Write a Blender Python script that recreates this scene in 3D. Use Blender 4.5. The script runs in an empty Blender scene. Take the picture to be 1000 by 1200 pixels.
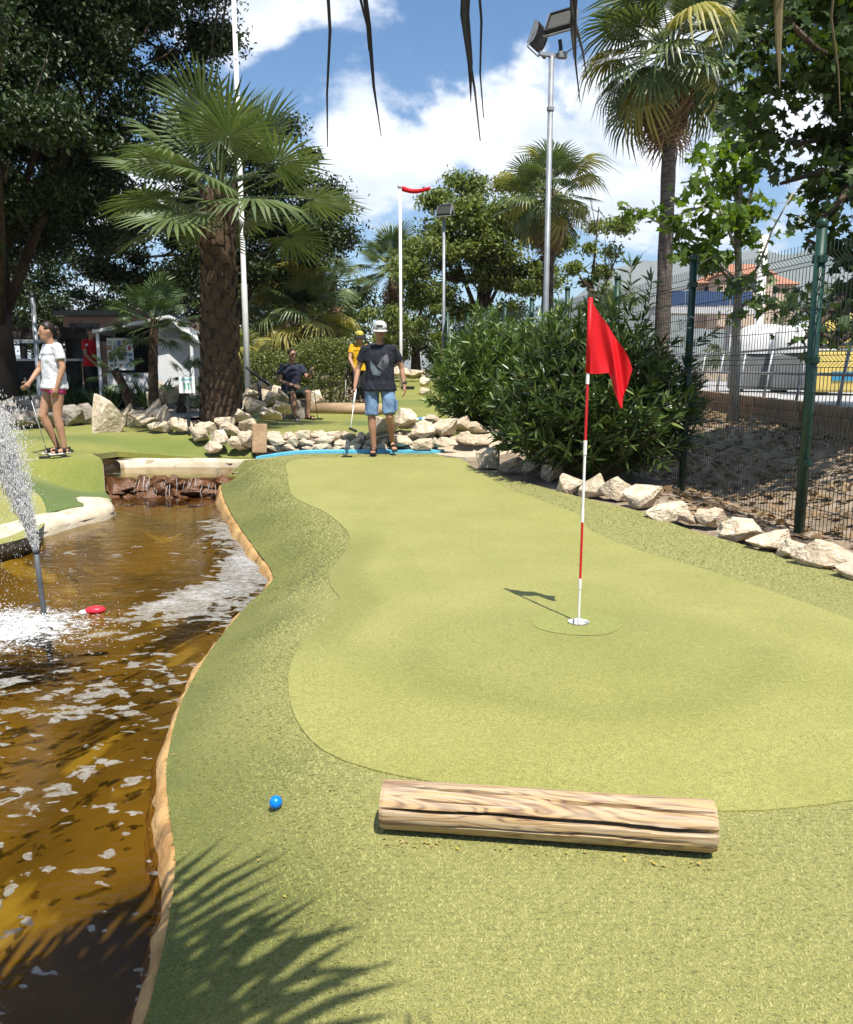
import bpy, bmesh, math, random
import numpy as np
from mathutils import Vector, Matrix, noise as mnoise
from mathutils.geometry import delaunay_2d_cdt
R = math.radians
sc = bpy.context.scene
col = sc.collection

# ------------------------------------------------------------------ camera
CAMZ, PITCH, FPX = 1.4, R(9.8), 970.0          # photograph measured at 1000 x 1200
cam_d = bpy.data.cameras.new('camera'); cam = bpy.data.objects.new('camera', cam_d); col.objects.link(cam)
cam.location = (0, 0, CAMZ); cam.rotation_euler = (R(90) - PITCH, 0, 0)
cam_d.sensor_fit = 'HORIZONTAL'; cam_d.sensor_width = 36; cam_d.lens = 36 * FPX / 1000
cam_d.clip_start = 0.05; cam_d.clip_end = 20000
sc.camera = cam

# ------------------------------------------------------------------ sky, sun, exposure
SUN_EL = R(63); SUN_H = Vector((0.37, -0.93)).normalized()      # towards the sun: behind the camera, a little right
SUN_DIR = Vector((SUN_H.x * math.cos(SUN_EL), SUN_H.y * math.cos(SUN_EL), math.sin(SUN_EL)))
world = bpy.data.worlds.new('World'); sc.world = world; world.use_nodes = True
wn, wl = world.node_tree.nodes, world.node_tree.links
wn.clear()
def W(t, **k):
    n = wn.new(t)
    for a, b in k.items(): setattr(n, a, b)
    return n
w_out = W('ShaderNodeOutputWorld'); w_bg = W('ShaderNodeBackground'); w_bg.inputs['Strength'].default_value = 0.088
w_sky = W('ShaderNodeTexSky', sky_type='NISHITA', sun_disc=False, sun_elevation=SUN_EL,
          sun_rotation=math.atan2(SUN_H.x, SUN_H.y), air_density=1.0, dust_density=0.1, ozone_density=3.0)
w_tc = W('ShaderNodeTexCoord'); w_sep = W('ShaderNodeSeparateXYZ'); wl.new(w_tc.outputs['Generated'], w_sep.inputs[0])
def wm(op, a, b=None, c=None):
    n = W('ShaderNodeMath', operation=op)
    for i, v in enumerate((a, b, c)):
        if v is None: continue
        if isinstance(v, (int, float)): n.inputs[i].default_value = v
        else: wl.new(v, n.inputs[i])
    return n.outputs[0]
zz = wm('ADD', wm('MAXIMUM', w_sep.outputs['Z'], 0.0), 0.5)
w_comb = W('ShaderNodeCombineXYZ')
wl.new(wm('DIVIDE', w_sep.outputs['X'], zz), w_comb.inputs[0]); wl.new(wm('DIVIDE', w_sep.outputs['Y'], zz), w_comb.inputs[1])
CLOUD_OFF = (12.3, 0.5, 0.0)
w_map = W('ShaderNodeMapping'); w_map.inputs['Location'].default_value = CLOUD_OFF; wl.new(w_comb.outputs[0], w_map.inputs[0])
w_n1 = W('ShaderNodeTexNoise'); w_n1.inputs['Scale'].default_value = 2.5; w_n1.inputs['Detail'].default_value = 12; w_n1.inputs['Roughness'].default_value = 0.56
w_n1.inputs['Distortion'].default_value = 0.25
wl.new(w_map.outputs[0], w_n1.inputs['Vector'])
w_r = W('ShaderNodeValToRGB'); w_r.color_ramp.elements[0].position = 0.51; w_r.color_ramp.elements[1].position = 0.585
w_r.color_ramp.interpolation = 'EASE'
wl.new(w_n1.outputs[0], w_r.inputs[0])
w_n2 = W('ShaderNodeTexNoise'); w_n2.inputs['Scale'].default_value = 6.0; w_n2.inputs['Detail'].default_value = 6
wl.new(w_map.outputs[0], w_n2.inputs['Vector'])
w_cc = W('ShaderNodeMixRGB'); w_cc.inputs[1].default_value = (6.6, 7.2, 8.2, 1); w_cc.inputs[2].default_value = (10.2, 10.3, 10.5, 1)
w_r2 = W('ShaderNodeValToRGB'); w_r2.color_ramp.elements[0].position = 0.35; w_r2.color_ramp.elements[1].position = 0.6
wl.new(w_n2.outputs[0], w_r2.inputs[0]); wl.new(w_r2.outputs[0], w_cc.inputs[0])
w_mix = W('ShaderNodeMixRGB'); wl.new(w_r.outputs[0], w_mix.inputs[0]); w_hs = W('ShaderNodeHueSaturation'); w_hs.inputs['Saturation'].default_value = 1.32; wl.new(w_sky.outputs[0], w_hs.inputs['Color']); wl.new(w_hs.outputs[0], w_mix.inputs[1]); wl.new(w_cc.outputs[0], w_mix.inputs[2])
wl.new(w_mix.outputs[0], w_bg.inputs['Color']); wl.new(w_bg.outputs[0], w_out.inputs['Surface'])

sun_d = bpy.data.lights.new('sun', 'SUN'); sun_d.energy = 5.0; sun_d.angle = R(0.5); sun_d.color = (1.0, 0.95, 0.86)
sun = bpy.data.objects.new('sun', sun_d); col.objects.link(sun)
sun.rotation_euler = (-SUN_DIR).to_track_quat('-Z', 'Y').to_euler(); sun.location = (0, 0, 30)
vs = sc.view_settings; vs.view_transform = 'Standard'; vs.look = 'None'; vs.exposure = 0.70; vs.gamma = 1.0; vs.use_curve_mapping = False
cy = sc.cycles
cy.use_denoising = True; cy.max_bounces = 6; cy.diffuse_bounces = 1; cy.glossy_bounces = 3; cy.transmission_bounces = 4
cy.transparent_max_bounces = 8; cy.volume_bounces = 0; cy.caustics_reflective = False; cy.caustics_refractive = False
cy.sample_clamp_indirect = 6.0

# ------------------------------------------------------------------ helpers
def ray(px, py):
    u, v = (px - 500) / FPX, (600 - py) / FPX
    return Vector((u, math.cos(PITCH) + v * math.sin(PITCH), -math.sin(PITCH) + v * math.cos(PITCH)))
def G(px, py, z=0.0):                    # where a line of sight meets the level z
    d = ray(px, py); t = (z - CAMZ) / d.z
    return (d.x * t, d.y * t)
def A(px, py, Y):                        # the point on a line of sight at depth Y
    d = ray(px, py); t = Y / d.y
    return Vector((d.x * t, Y, CAMZ + d.z * t))

def tag(o, label=None, cat=None, group=None, kind=None):
    if label: o['label'] = label
    if cat: o['category'] = cat
    if group: o['group'] = group
    if kind: o['kind'] = kind
    return o
def link(name, me, parent=None, mats=None):
    o = bpy.data.objects.new(name, me); col.objects.link(o)
    if mats is not None:
        for m in (mats if isinstance(mats, (list, tuple)) else [mats]):
            if len(me.materials) < 4: me.materials.append(m)
    if parent: o.parent = parent
    return o
def empty(name, loc=(0, 0, 0), rz=0.0, label=None, cat=None, group=None):
    o = bpy.data.objects.new(name, None); col.objects.link(o); o.location = loc; o.rotation_euler = (0, 0, rz)
    o.empty_display_size = 0.1
    return tag(o, label, cat, group)
def mesh(name, V, F, smooth=False):
    me = bpy.data.meshes.new(name); me.from_pydata([tuple(v) for v in V], [], [tuple(f) for f in F]); me.update()
    if smooth: me.polygons.foreach_set('use_smooth', [True] * len(me.polygons))
    return me
def np_mesh(name, V, F, smooth=False):
    V = np.asarray(V, dtype=np.float32); F = np.asarray(F, dtype=np.int32); m, k = F.shape
    me = bpy.data.meshes.new(name)
    me.vertices.add(len(V)); me.vertices.foreach_set('co', V.ravel())
    me.loops.add(m * k); me.loops.foreach_set('vertex_index', F.ravel())
    me.polygons.add(m); me.polygons.foreach_set('loop_start', np.arange(0, m * k, k, dtype=np.int32))
    if smooth: me.polygons.foreach_set('use_smooth', np.ones(m, dtype=bool))
    me.update(calc_edges=True)
    return me

class MB:
    """collects boxes, tubes and lofts into one mesh"""
    def __init__(s): s.V, s.F = [], []
    def add(s, V, F):
        o = len(s.V); s.V += [Vector(v) for v in V]; s.F += [tuple(i + o for i in f) for f in F]; return s
    def box(s, c, d, rz=0.0, rot=None, bev=0.0):
        bm = bmesh.new(); bmesh.ops.create_cube(bm, size=1.0)
        for v in bm.verts: v.co = Vector((v.co.x * d[0], v.co.y * d[1], v.co.z * d[2]))
        if bev: bmesh.ops.bevel(bm, geom=bm.edges[:], offset=bev, segments=2, affect='EDGES', profile=0.7)
        m = Matrix.Translation(c) @ (rot.to_4x4() if rot is not None else Matrix.Rotation(rz, 4, 'Z'))
        bm.verts.index_update()
        s.add([m @ v.co for v in bm.verts], [[v.index for v in f.verts] for f in bm.faces]); bm.free(); return s
    def tube(s, pts, rad, n=8, cap=True, ax=None):
        """pts: path; rad: a radius, or a list of radii or (rx, ry); ax: vector that rx follows"""
        pts = [Vector(p) for p in pts]; k = len(pts)
        if isinstance(rad, (int, float)): rad = [rad] * k
        rad = [(r, r) if isinstance(r, (int, float)) else r for r in rad]
        V = []; px = Vector(ax) if ax is not None else None
        for i, p in enumerate(pts):
            t = (pts[min(i + 1, k - 1)] - pts[max(i - 1, 0)]).normalized()
            if px is None: px = t.orthogonal()
            a = Vector(ax) if ax is not None else px
            x = a - t * a.dot(t)
            if x.length < 1e-5: x = t.orthogonal()
            x.normalize(); y = t.cross(x); px = x
            for j in range(n):
                q = 2 * math.pi * j / n
                V.append(p + x * (math.cos(q) * rad[i][0]) + y * (math.sin(q) * rad[i][1]))
        F = [(i * n + j, i * n + (j + 1) % n, (i + 1) * n + (j + 1) % n, (i + 1) * n + j) for i in range(k - 1) for j in range(n)]
        if cap: F += [tuple(range(n))[::-1], tuple((k - 1) * n + j for j in range(n))]
        return s.add(V, F)
    def ball(s, c, r, n=12, m=8, rot=None):
        r = (r, r, r) if isinstance(r, (int, float)) else r
        V = [Vector((0, 0, -1))]
        for i in range(1, m):
            a = -math.pi / 2 + math.pi * i / m
            for j in range(n):
                q = 2 * math.pi * j / n; V.append(Vector((math.cos(a) * math.cos(q), math.cos(a) * math.sin(q), math.sin(a))))
        V.append(Vector((0, 0, 1)))
        F = [(0, 1 + (j + 1) % n, 1 + j) for j in range(n)]
        for i in range(m - 2):
            for j in range(n):
                a, b = 1 + i * n + j, 1 + i * n + (j + 1) % n; F.append((a, b, b + n, a + n))
        e = len(V) - 1; F += [(e, e - n + j, e - n + (j + 1) % n) for j in range(n)]
        M_ = rot if rot is not None else Matrix.Identity(3)
        return s.add([Vector(c) + M_ @ Vector((v.x * r[0], v.y * r[1], v.z * r[2])) for v in V], F)
    def lathe(s, prof, c=(0, 0, 0), n=24, a0=0, a1=2 * math.pi):
        full = abs(a1 - a0 - 2 * math.pi) < 1e-6; k = n if full else n + 1
        V = [Vector(c) + Vector((r * math.cos(a0 + (a1 - a0) * j / n), r * math.sin(a0 + (a1 - a0) * j / n), z)) for r, z in prof for j in range(k)]
        F = [(i * k + j, i * k + (j + 1) % k, (i + 1) * k + (j + 1) % k, (i + 1) * k + j) for i in range(len(prof) - 1) for j in range(k if full else k - 1)]
        return s.add(V, F)
    def prism(s, poly, z0, z1):
        n = len(poly); V = [Vector((x, y, z0)) for x, y in poly] + [Vector((x, y, z1)) for x, y in poly]
        return s.add(V, [tuple(range(n))[::-1], tuple(range(n, 2 * n))] + [(i, (i + 1) % n, n + (i + 1) % n, n + i) for i in range(n)])
    def me(s, name, smooth=False): return mesh(name, s.V, s.F, smooth)
    def build(s, name, mat, parent=None, smooth=False, loc=None):
        o = link(name, s.me(name, smooth), parent, mat)
        if loc is not None: o.location = loc
        return o
def copy_tree(o, parent=None):
    c = o.copy(); col.objects.link(c); c.parent = parent
    for ch in list(o.children): copy_tree(ch, c)
    return c

# ------------------------------------------------------------------ materials
MATS = {}
def mat(name, c, c2=None, rough=0.7, scale=6.0, detail=5, var=0.22, bump=0.0, bscale=30.0, spec=0.3, metal=0.0, coords='Object', ramp=(0.35, 0.65), bdist=0.02, stretch=None, speck=None):
    m = bpy.data.materials.new(name); m.use_nodes = True; nt = m.node_tree; N, L = nt.nodes, nt.links
    b = N['Principled BSDF']; b.inputs['Roughness'].default_value = rough; b.inputs['Specular IOR Level'].default_value = spec; b.inputs['Metallic'].default_value = metal
    tc = N.new('ShaderNodeTexCoord'); vec = tc.outputs[coords]
    if stretch:
        mp = N.new('ShaderNodeMapping'); mp.inputs['Scale'].default_value = stretch; L.new(vec, mp.inputs[0]); vec = mp.outputs[0]
    n1 = N.new('ShaderNodeTexNoise'); n1.inputs['Scale'].default_value = scale; n1.inputs['Detail'].default_value = detail; L.new(vec, n1.inputs['Vector'])
    r = N.new('ShaderNodeValToRGB'); r.color_ramp.elements[0].position, r.color_ramp.elements[1].position = ramp
    d = c2 if c2 else tuple(max(0, x * (1 - 2 * var)) for x in c)
    r.color_ramp.elements[0].color = (*d, 1); r.color_ramp.elements[1].color = (*c, 1)
    L.new(n1.outputs[0], r.inputs[0]); out = r.outputs[0]
    if speck:                                            # (colour, scale, threshold)
        n3 = N.new('ShaderNodeTexNoise'); n3.inputs['Scale'].default_value = speck[1]; n3.inputs['Detail'].default_value = 3; L.new(vec, n3.inputs['Vector'])
        r3 = N.new('ShaderNodeValToRGB'); r3.color_ramp.elements[0].position = speck[2]; r3.color_ramp.elements[1].position = speck[2] + 0.08; L.new(n3.outputs[0], r3.inputs[0])
        mx = N.new('ShaderNodeMixRGB'); L.new(r3.outputs[0], mx.inputs[0]); L.new(out, mx.inputs[1]); mx.inputs[2].default_value = (*speck[0], 1); out = mx.outputs[0]
    L.new(out, b.inputs['Base Color'])
    if bump:
        n2 = N.new('ShaderNodeTexNoise'); n2.inputs['Scale'].default_value = bscale; n2.inputs['Detail'].default_value = 6; L.new(vec, n2.inputs['Vector'])
        bp = N.new('ShaderNodeBump'); bp.inputs['Strength'].default_value = bump; bp.inputs['Distance'].default_value = bdist
        L.new(n2.outputs[0], bp.inputs['Height']); L.new(bp.outputs[0], b.inputs['Normal'])
    MATS[name] = m
    return m
def leaf_mat(name, c, c2, rough=0.45, trans=0.3, spec=0.35, tcol=None, rim=None):
    """per-leaf colour (every leaf is a mesh island) with a little light let through"""
    m = bpy.data.materials.new(name); m.use_nodes = True; nt = m.node_tree; N, L = nt.nodes, nt.links
    b = N['Principled BSDF']; b.inputs['Roughness'].default_value = rough; b.inputs['Specular IOR Level'].default_value = spec
    g = N.new('ShaderNodeNewGeometry'); r = N.new('ShaderNodeValToRGB')
    r.color_ramp.elements[0].color = (*c, 1); r.color_ramp.elements[1].color = (*c2, 1)
    if rim:
        e = r.color_ramp.elements.new(0.93); e.color = (*c2, 1); r.color_ramp.elements[2].color = (*rim, 1)
    L.new(g.outputs['Random Per Island'], r.inputs[0]); L.new(r.outputs[0], b.inputs['Base Color'])
    t = N.new('ShaderNodeBsdfTranslucent'); mx = N.new('ShaderNodeMixRGB'); mx.blend_type = 'MULTIPLY'; mx.inputs[0].default_value = 1.0
    L.new(r.outputs[0], mx.inputs[1]); mx.inputs[2].default_value = (*(tcol or (1.5, 1.6, 0.7)), 1); L.new(mx.outputs[0], t.inputs['Color'])
    ms = N.new('ShaderNodeMixShader'); ms.inputs[0].default_value = trans
    L.new(b.outputs[0], ms.inputs[1]); L.new(t.outputs[0], ms.inputs[2]); L.new(ms.outputs[0], N['Material Output'].inputs['Surface'])
    MATS[name] = m
    return m

# ------------------------------------------------------------------ outlines and heights (metres)
def smooth_line(P, step=0.12, closed=False):
    P = [Vector((p[0], p[1])) for p in P]; n = len(P); out = []
    for i in range(n if closed else n - 1):
        if closed: a, b, c, d = P[(i - 1) % n], P[i], P[(i + 1) % n], P[(i + 2) % n]
        else: a, b, c, d = P[max(i - 1, 0)], P[i], P[i + 1], P[min(i + 2, n - 1)]
        k = max(1, int((c - b).length / step))
        for j in range(k):
            t = j / k
            out.append(0.5 * ((2 * b) + (c - a) * t + (2 * a - 5 * b + 4 * c - d) * t * t + (3 * b - a - 3 * c + d) * t ** 3))
    if not closed: out.append(P[-1])
    return np.array([(p.x, p.y) for p in out])
def inside(P, poly):
    P = np.asarray(P, dtype=float); x, y = P[:, 0], P[:, 1]; r = np.zeros(len(P), dtype=bool); n = len(poly)
    for i in range(n):
        x1, y1 = poly[i]; x2, y2 = poly[(i + 1) % n]
        if y1 == y2: continue
        c = ((y1 > y) != (y2 > y)) & (x < (x2 - x1) * (y - y1) / (y2 - y1) + x1); r ^= c
    return r
def dist_line(P, line, closed=False):
    P = np.asarray(P, dtype=float); best = np.full(len(P), 1e9); n = len(line)
    for i in range(n if closed else n - 1):
        a = line[i]; b = line[(i + 1) % n]; ab = b - a; t = np.clip(((P - a) @ ab) / max(ab @ ab, 1e-12), 0, 1)
        best = np.minimum(best, np.hypot(*(P - (a + t[:, None] * ab)).T))
    return best
def sstep(a, b, x):
    t = np.clip((x - a) / (b - a), 0, 1); return t * t * (3 - 2 * t)

WATER = -0.22
RB = -0.13                                            # height of the turf edge along the pond
bank_px = [(150, 1235), (172, 1180), (190, 1110), (203, 1040), (206, 1000), (197, 935), (196, 885), (214, 815), (250, 752), (288, 706), (318, 678),
           (316, 662), (298, 640), (277, 612), (263, 588)]
bank = [(-1.75, -2.5), (-1.6, -0.6), (-1.2, 0.6)] + [G(x, y, RB) for x, y in bank_px] + [(-2.62, 10.45), (-2.66, 10.75)]
bank = smooth_line(bank, 0.1)                         # right bank, from behind the camera to the cascade
far_left = [(-4.15, 10.75), (-4.1, 10.45)] + [G(x, y, -0.1) for x, y in ((133, 592), (90, 604), (45, 617), (0, 632))] + [(-4.35, 6.2), (-5.0, 4.2), (-5.4, 1.5), (-5.0, -1.0), (-3.6, -2.4)]
far_left = smooth_line(far_left, 0.12)
pond = np.vstack([bank, far_left])
FY = 7.2
def fence_x(y): return 3.30 - 0.125 * (y - FY)
def wall_x(y): return 5.6 + 0.093 * (y - 10.9)
HOLE = G(678, 737, 0.02)
def H(P):
    P = np.atleast_2d(np.asarray(P, dtype=float)); x, y = P[:, 0], P[:, 1]
    lane = np.interp(y, [-50, 6.3, 9, 11.0, 11.9, 12.08, 12.30, 16, 18.3, 26, 40, 5000], [0, 0, .10, .21, .225, .23, .44, .45, .6, 1.1, 1.25, 1.25])
    left = np.interp(y, [-50, 6.5, 8.5, 10.6, 13.5, 18, 26, 40, 5000], [0, 0, .12, .27, .46, .6, 1.1, 1.25, 1.25])
    w = sstep(-3.1, -2.5, x); z = lane * w + left * (1 - w)
    dx = x - fence_x(y); ww = wall_x(y) - fence_x(y)
    rt = np.where(dx < ww + 0.12, .02 + .53 * sstep(0.1, 2.3, dx) + 0 * y, .80)
    k = sstep(-0.5, 0.35, dx) * np.clip((45 - y) / 10, 0, 1); k = np.where((dx > 0.4) & (y < 45), 1, k)
    far = sstep(60, 120, np.hypot(x, y)); k = np.where((y > 34), k * (1 - sstep(34, 45, y)) , k)
    z = z * (1 - k) + np.maximum(rt, np.where(y < 11, 0, 0)) * k
    dp = dist_line(P, bank); ins = inside(P, pond)
    drop = (0.15 + z * 0.55) * (1 - sstep(0.0, 0.62, dp)) ** 1.3
    z = z - np.where(x > -2.9, drop, 0)
    dl = dist_line(P, far_left); dropl = (0.12 + z) * (1 - sstep(0.1, 1.5, dl)); z = z - np.where((x < -2.9) & (y < 10.4), dropl, 0)
    # a low swell of the green round the hole
    r2 = ((x - HOLE[0]) / 1.35) ** 2 + ((y - HOLE[1] + 0.25) / 0.95) ** 2
    z = z + 0.045 * np.exp(-r2 * 1.3) + 0.012 * np.sin(x * 1.3 + y * 0.7) * np.sin(y * 0.9) * (y < 11)
    return z
def Hz(x, y): return float(H([(x, y)])[0])

def sheet(name, outline, spacing, m, dz=0.0, zf=None, holes=(), extra=None, skirt=0.0, smooth=True, parent=None):
    zf = H if zf is None else zf
    outline = np.asarray(outline, dtype=float); rng = np.random.default_rng(len(outline))
    x0, y0 = outline.min(0); x1, y1 = outline.max(0)
    if extra is not None: pts = extra
    else:
        gx, gy = np.meshgrid(np.arange(x0, x1, spacing), np.arange(y0, y1, spacing)); pts = np.c_[gx.ravel(), gy.ravel()]
        pts = pts + rng.uniform(-.2, .2, pts.shape) * spacing
    pts = pts[inside(pts, outline)]
    pts = pts[dist_line(pts, outline, True) > spacing * 0.35]
    V = [Vector(p) for p in outline]; E = []
    Fc = [list(range(len(outline)))]
    for h in holes:
        pts = pts[~inside(pts, h)]; pts = pts[dist_line(pts, h, True) > spacing * 0.35]
        o = len(V); V += [Vector(p) for p in h]; E += [(o + i, o + (i + 1) % len(h)) for i in range(len(h))]
    V += [Vector(p) for p in pts]
    v, e, f, *_ = delaunay_2d_cdt(V, E, Fc, 1, 1e-6)
    v = np.array([(a.x, a.y) for a in v]); f = np.array([t for t in f if len(t) == 3])
    if holes:
        c = v[f].mean(1)
        for h in holes: f = f[~inside(c, h)]; c = v[f].mean(1)
    a, b, c_ = v[f[:, 0]], v[f[:, 1]], v[f[:, 2]]
    flip = ((b[:, 0] - a[:, 0]) * (c_[:, 1] - a[:, 1]) - (b[:, 1] - a[:, 1]) * (c_[:, 0] - a[:, 0])) < 0
    f[flip] = f[flip][:, ::-1]
    Z = (zf(v) if callable(zf) else np.full(len(v), float(zf))) + dz
    me = np_mesh(name, np.c_[v, Z], f, smooth)
    if skirt:
        n = len(outline); zo = (zf(outline) if callable(zf) else np.full(n, float(zf))) + dz
        SV = np.vstack([np.c_[outline, zo], np.c_[outline, zo - skirt]]); SF = [(i, (i + 1) % n, n + (i + 1) % n, n + i) for i in range(n)]
        bm = bmesh.new(); bm.from_mesh(me); vv = [bm.verts.new(p) for p in SV]
        for q in SF: bm.faces.new([vv[i] for i in q])
        bm.to_mesh(me); bm.free()
    return link(name, me, parent, m)
# ------------------------------------------------------------------ ground materials
def turf_mat(name, ca, cb, ctone, bump=0.6, bscale=190, woven=True, sheen=0.12):
    m = mat(name, ca, cb, rough=0.85, scale=1.6, detail=6, spec=0.15, coords='Object')
    N, L = m.node_tree.nodes, m.node_tree.links; b = N['Principled BSDF']; src = b.inputs['Base Color'].links[0].from_socket
    at = N.new('ShaderNodeAttribute'); at.attribute_name = 'wear_light'  # mask for worn turf, and for sheen and shade put into turf colour
    mx = N.new('ShaderNodeMixRGB'); L.new(at.outputs['Fac'], mx.inputs[0]); L.new(src, mx.inputs[1]); mx.inputs[2].default_value = (*ctone, 1)
    tc = N.new('ShaderNodeTexCoord'); n = N.new('ShaderNodeTexNoise'); n.inputs['Scale'].default_value = bscale; n.inputs['Detail'].default_value = 3; L.new(tc.outputs['Object'], n.inputs['Vector'])
    r = N.new('ShaderNodeValToRGB'); r.color_ramp.elements[0].position = 0.3; r.color_ramp.elements[1].position = 0.7
    nm = N.new('ShaderNodeTexNoise'); nm.inputs['Scale'].default_value = 48; nm.inputs['Detail'].default_value = 4; nm.inputs['Roughness'].default_value = .75; L.new(tc.outputs['Object'], nm.inputs['Vector'])
    rm = N.new('ShaderNodeValToRGB'); rm.color_ramp.elements[0].position = .32; rm.color_ramp.elements[1].position = .68; rm.color_ramp.elements[0].color = (.82, .83, .77, 1); rm.color_ramp.elements[1].color = (1.13, 1.11, 1.14, 1); L.new(nm.outputs[0], rm.inputs[0])
    r.color_ramp.elements[0].color = (.58, .6, .5, 1); r.color_ramp.elements[1].color = (1.25, 1.22, 1.2, 1); L.new(n.outputs[0], r.inputs[0])
    m2 = N.new('ShaderNodeMixRGB'); m2.blend_type = 'MULTIPLY'; m2.inputs[0].default_value = 1.0; L.new(mx.outputs[0], m2.inputs[1]); L.new(r.outputs[0], m2.inputs[2])
    m3 = N.new('ShaderNodeMixRGB'); m3.blend_type = 'MULTIPLY'; m3.inputs[0].default_value = 1.0; L.new(m2.outputs[0], m3.inputs[1]); L.new(rm.outputs[0], m3.inputs[2]); L.new(m3.outputs[0], b.inputs['Base Color'])
    bp = N.new('ShaderNodeBump'); bp.inputs['Strength'].default_value = bump; bp.inputs['Distance'].default_value = 0.006
    if woven:
        v = N.new('ShaderNodeTexVoronoi'); v.inputs['Scale'].default_value = 62; L.new(tc.outputs['Object'], v.inputs['Vector'])
        ad = N.new('ShaderNodeMath'); ad.operation = 'ADD'; L.new(v.outputs['Distance'], ad.inputs[0]); L.new(n.outputs[0], ad.inputs[1]); L.new(ad.outputs[0], bp.inputs['Height'])
    else: L.new(n.outputs[0], bp.inputs['Height'])
    L.new(bp.outputs[0], b.inputs['Normal'])
    b.inputs['Sheen Weight'].default_value = sheen
    return m
M_fringe = turf_mat('fringe_turf', (.17, .175, .045), (.115, .13, .03), (.26, .255, .085))
M_lawn = turf_mat('lawn_turf', (.27, .27, .07), (.21, .225, .05), (.105, .155, .04), bump=0.4, woven=False)
M_green = turf_mat('green_turf', (.315, .305, .098), (.275, .272, .078), (.20, .205, .055), bump=0.4, bscale=180, woven=False)
M_disc = turf_mat('green_disc', (.275, .285, .082), (.245, .26, .07), (.2, .22, .06), bump=0.3, bscale=330, woven=False)
M_earth = mat('earth', (.33, .26, .19), (.17, .125, .085), rough=0.95, scale=2.2, bump=0.8, bscale=22, speck=((.42, .34, .24), 60, .58))
M_sand = mat('sand', (.55, .46, .35), (.42, .34, .25), rough=0.95, scale=5, bump=0.5, bscale=60)
M_rim = mat('rim_concrete', (.52, .33, .14), (.36, .20, .07), rough=0.75, scale=5, bump=0.7, bscale=24, speck=((.22, .13, .05), 9, .60))
M_cream = mat('cream_concrete', (.66, .58, .45), (.48, .40, .28), rough=0.8, scale=4, bump=0.4, bscale=30, speck=((.36, .29, .18), 7, .62))
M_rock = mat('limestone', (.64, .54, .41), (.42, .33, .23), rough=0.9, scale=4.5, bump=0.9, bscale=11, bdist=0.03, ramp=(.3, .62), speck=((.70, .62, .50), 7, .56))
def per_object(m, lo, hi):
    N, L = m.node_tree.nodes, m.node_tree.links; b = N['Principled BSDF']; src = b.inputs['Base Color'].links[0].from_socket
    oi = N.new('ShaderNodeObjectInfo'); r = N.new('ShaderNodeValToRGB'); r.color_ramp.elements[0].color = (*lo, 1); r.color_ramp.elements[1].color = (*hi, 1); L.new(oi.outputs['Random'], r.inputs[0])
    mx = N.new('ShaderNodeMixRGB'); mx.blend_type = 'MULTIPLY'; mx.inputs[0].default_value = 1.0; L.new(src, mx.inputs[1]); L.new(r.outputs[0], mx.inputs[2]); L.new(mx.outputs[0], b.inputs['Base Color'])
per_object(M_rock, (.84, .82, .78), (1.16, 1.16, 1.14))
M_rock2 = mat('shaded_limestone', (.34, .30, .25), (.17, .145, .12), rough=0.9, scale=5, bump=0.9, bscale=11, bdist=0.03, ramp=(.3, .62))  # limestone darkened to stand in for the shade on the boulders
M_pave = mat('paving', (.42, .38, .32), (.32, .29, .24), rough=0.9, scale=1.5, bump=0.2, bscale=60)

# ------------------------------------------------------------------ ground, turf and green
pool = np.array([(-4.3, 10.72), (-2.55, 10.72), (-2.42, 11.3), (-2.5, 11.86), (-3.4, 11.95), (-4.38, 11.9), (-4.5, 11.4)])
_H0 = H
def H(P):
    P = np.atleast_2d(np.asarray(P, dtype=float)); z = _H0(P); x, y = P[:, 0], P[:, 1]
    g = np.exp(-(((x + 3.4) / 1.25) ** 4) - (((y - 11.85) / 0.62) ** 4))
    z = z * (1 - g) + 0.10 * g
    return z
gx, gy = np.meshgrid(np.arange(-14, 16, .3), np.arange(-5, 34, .3)); near = np.c_[gx.ravel(), gy.ravel()]
ang = np.linspace(0, 2 * np.pi, 48, endpoint=False)
ring = np.vstack([near] + [np.c_[np.cos(ang) * r, np.sin(ang) * r] for r in (45, 60, 90, 150, 300, 800, 2000)])
ring = ring[~((np.abs(ring[:, 0]) < 15) & (ring[:, 1] > 33.5) & (ring[:, 1] < 36))]
outer = np.c_[np.cos(ang) * 4300, np.sin(ang) * 4300]

rock_line = [(.12, 11.72)] + [G(x, y, z) for x, y, z in ((560, 547, .2), (600, 560, .15), (640, 573, .1), (680, 586, .06), (720, 597, .03), (760, 609, 0), (800, 622, 0), (850, 634, 0),
             (900, 646, 0), (950, 660, 0), (1000, 675, 0), (1060, 697, 0))] + [(3.42, 4.2), (3.7, 2.0), (3.8, 0.0), (3.8, -2.5)]
rock_line = smooth_line(rock_line, 0.15)
fringe_poly = np.vstack([bank, [(-2.5, 11.3), (-2.46, 11.72)], rock_line])
green_px = [(345, 539, .215), (338, 556, .18), (345, 578, .12), (383, 598, .08), (409, 626, .03), (402, 650, .0), (386, 668, 0), (388, 688, 0), (398, 704, 0), (376, 734, 0), (346, 768, 0), (338, 800, 0),
            (346, 842, 0), (378, 882, 0), (440, 907, 0), (560, 929, 0), (700, 945, 0), (850, 953, 0), (930, 948, 0), (1000, 938, 0), (1080, 918, 0), (1140, 880, 0), (1130, 800, 0), (1060, 752, 0),
            (1000, 729, 0), (900, 692, 0), (800, 660, 0), (735, 641, 0), (692, 624, 0.01), (678, 607, .03), (640, 590, .07), (590, 570, .12), (556, 549, .17), (530, 537, .21), (440, 536, .215)]
green_poly = smooth_line([G(*p) for p in green_px], 0.09, closed=True)
M_disc.name = 'cup_surround_turf'

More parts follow.
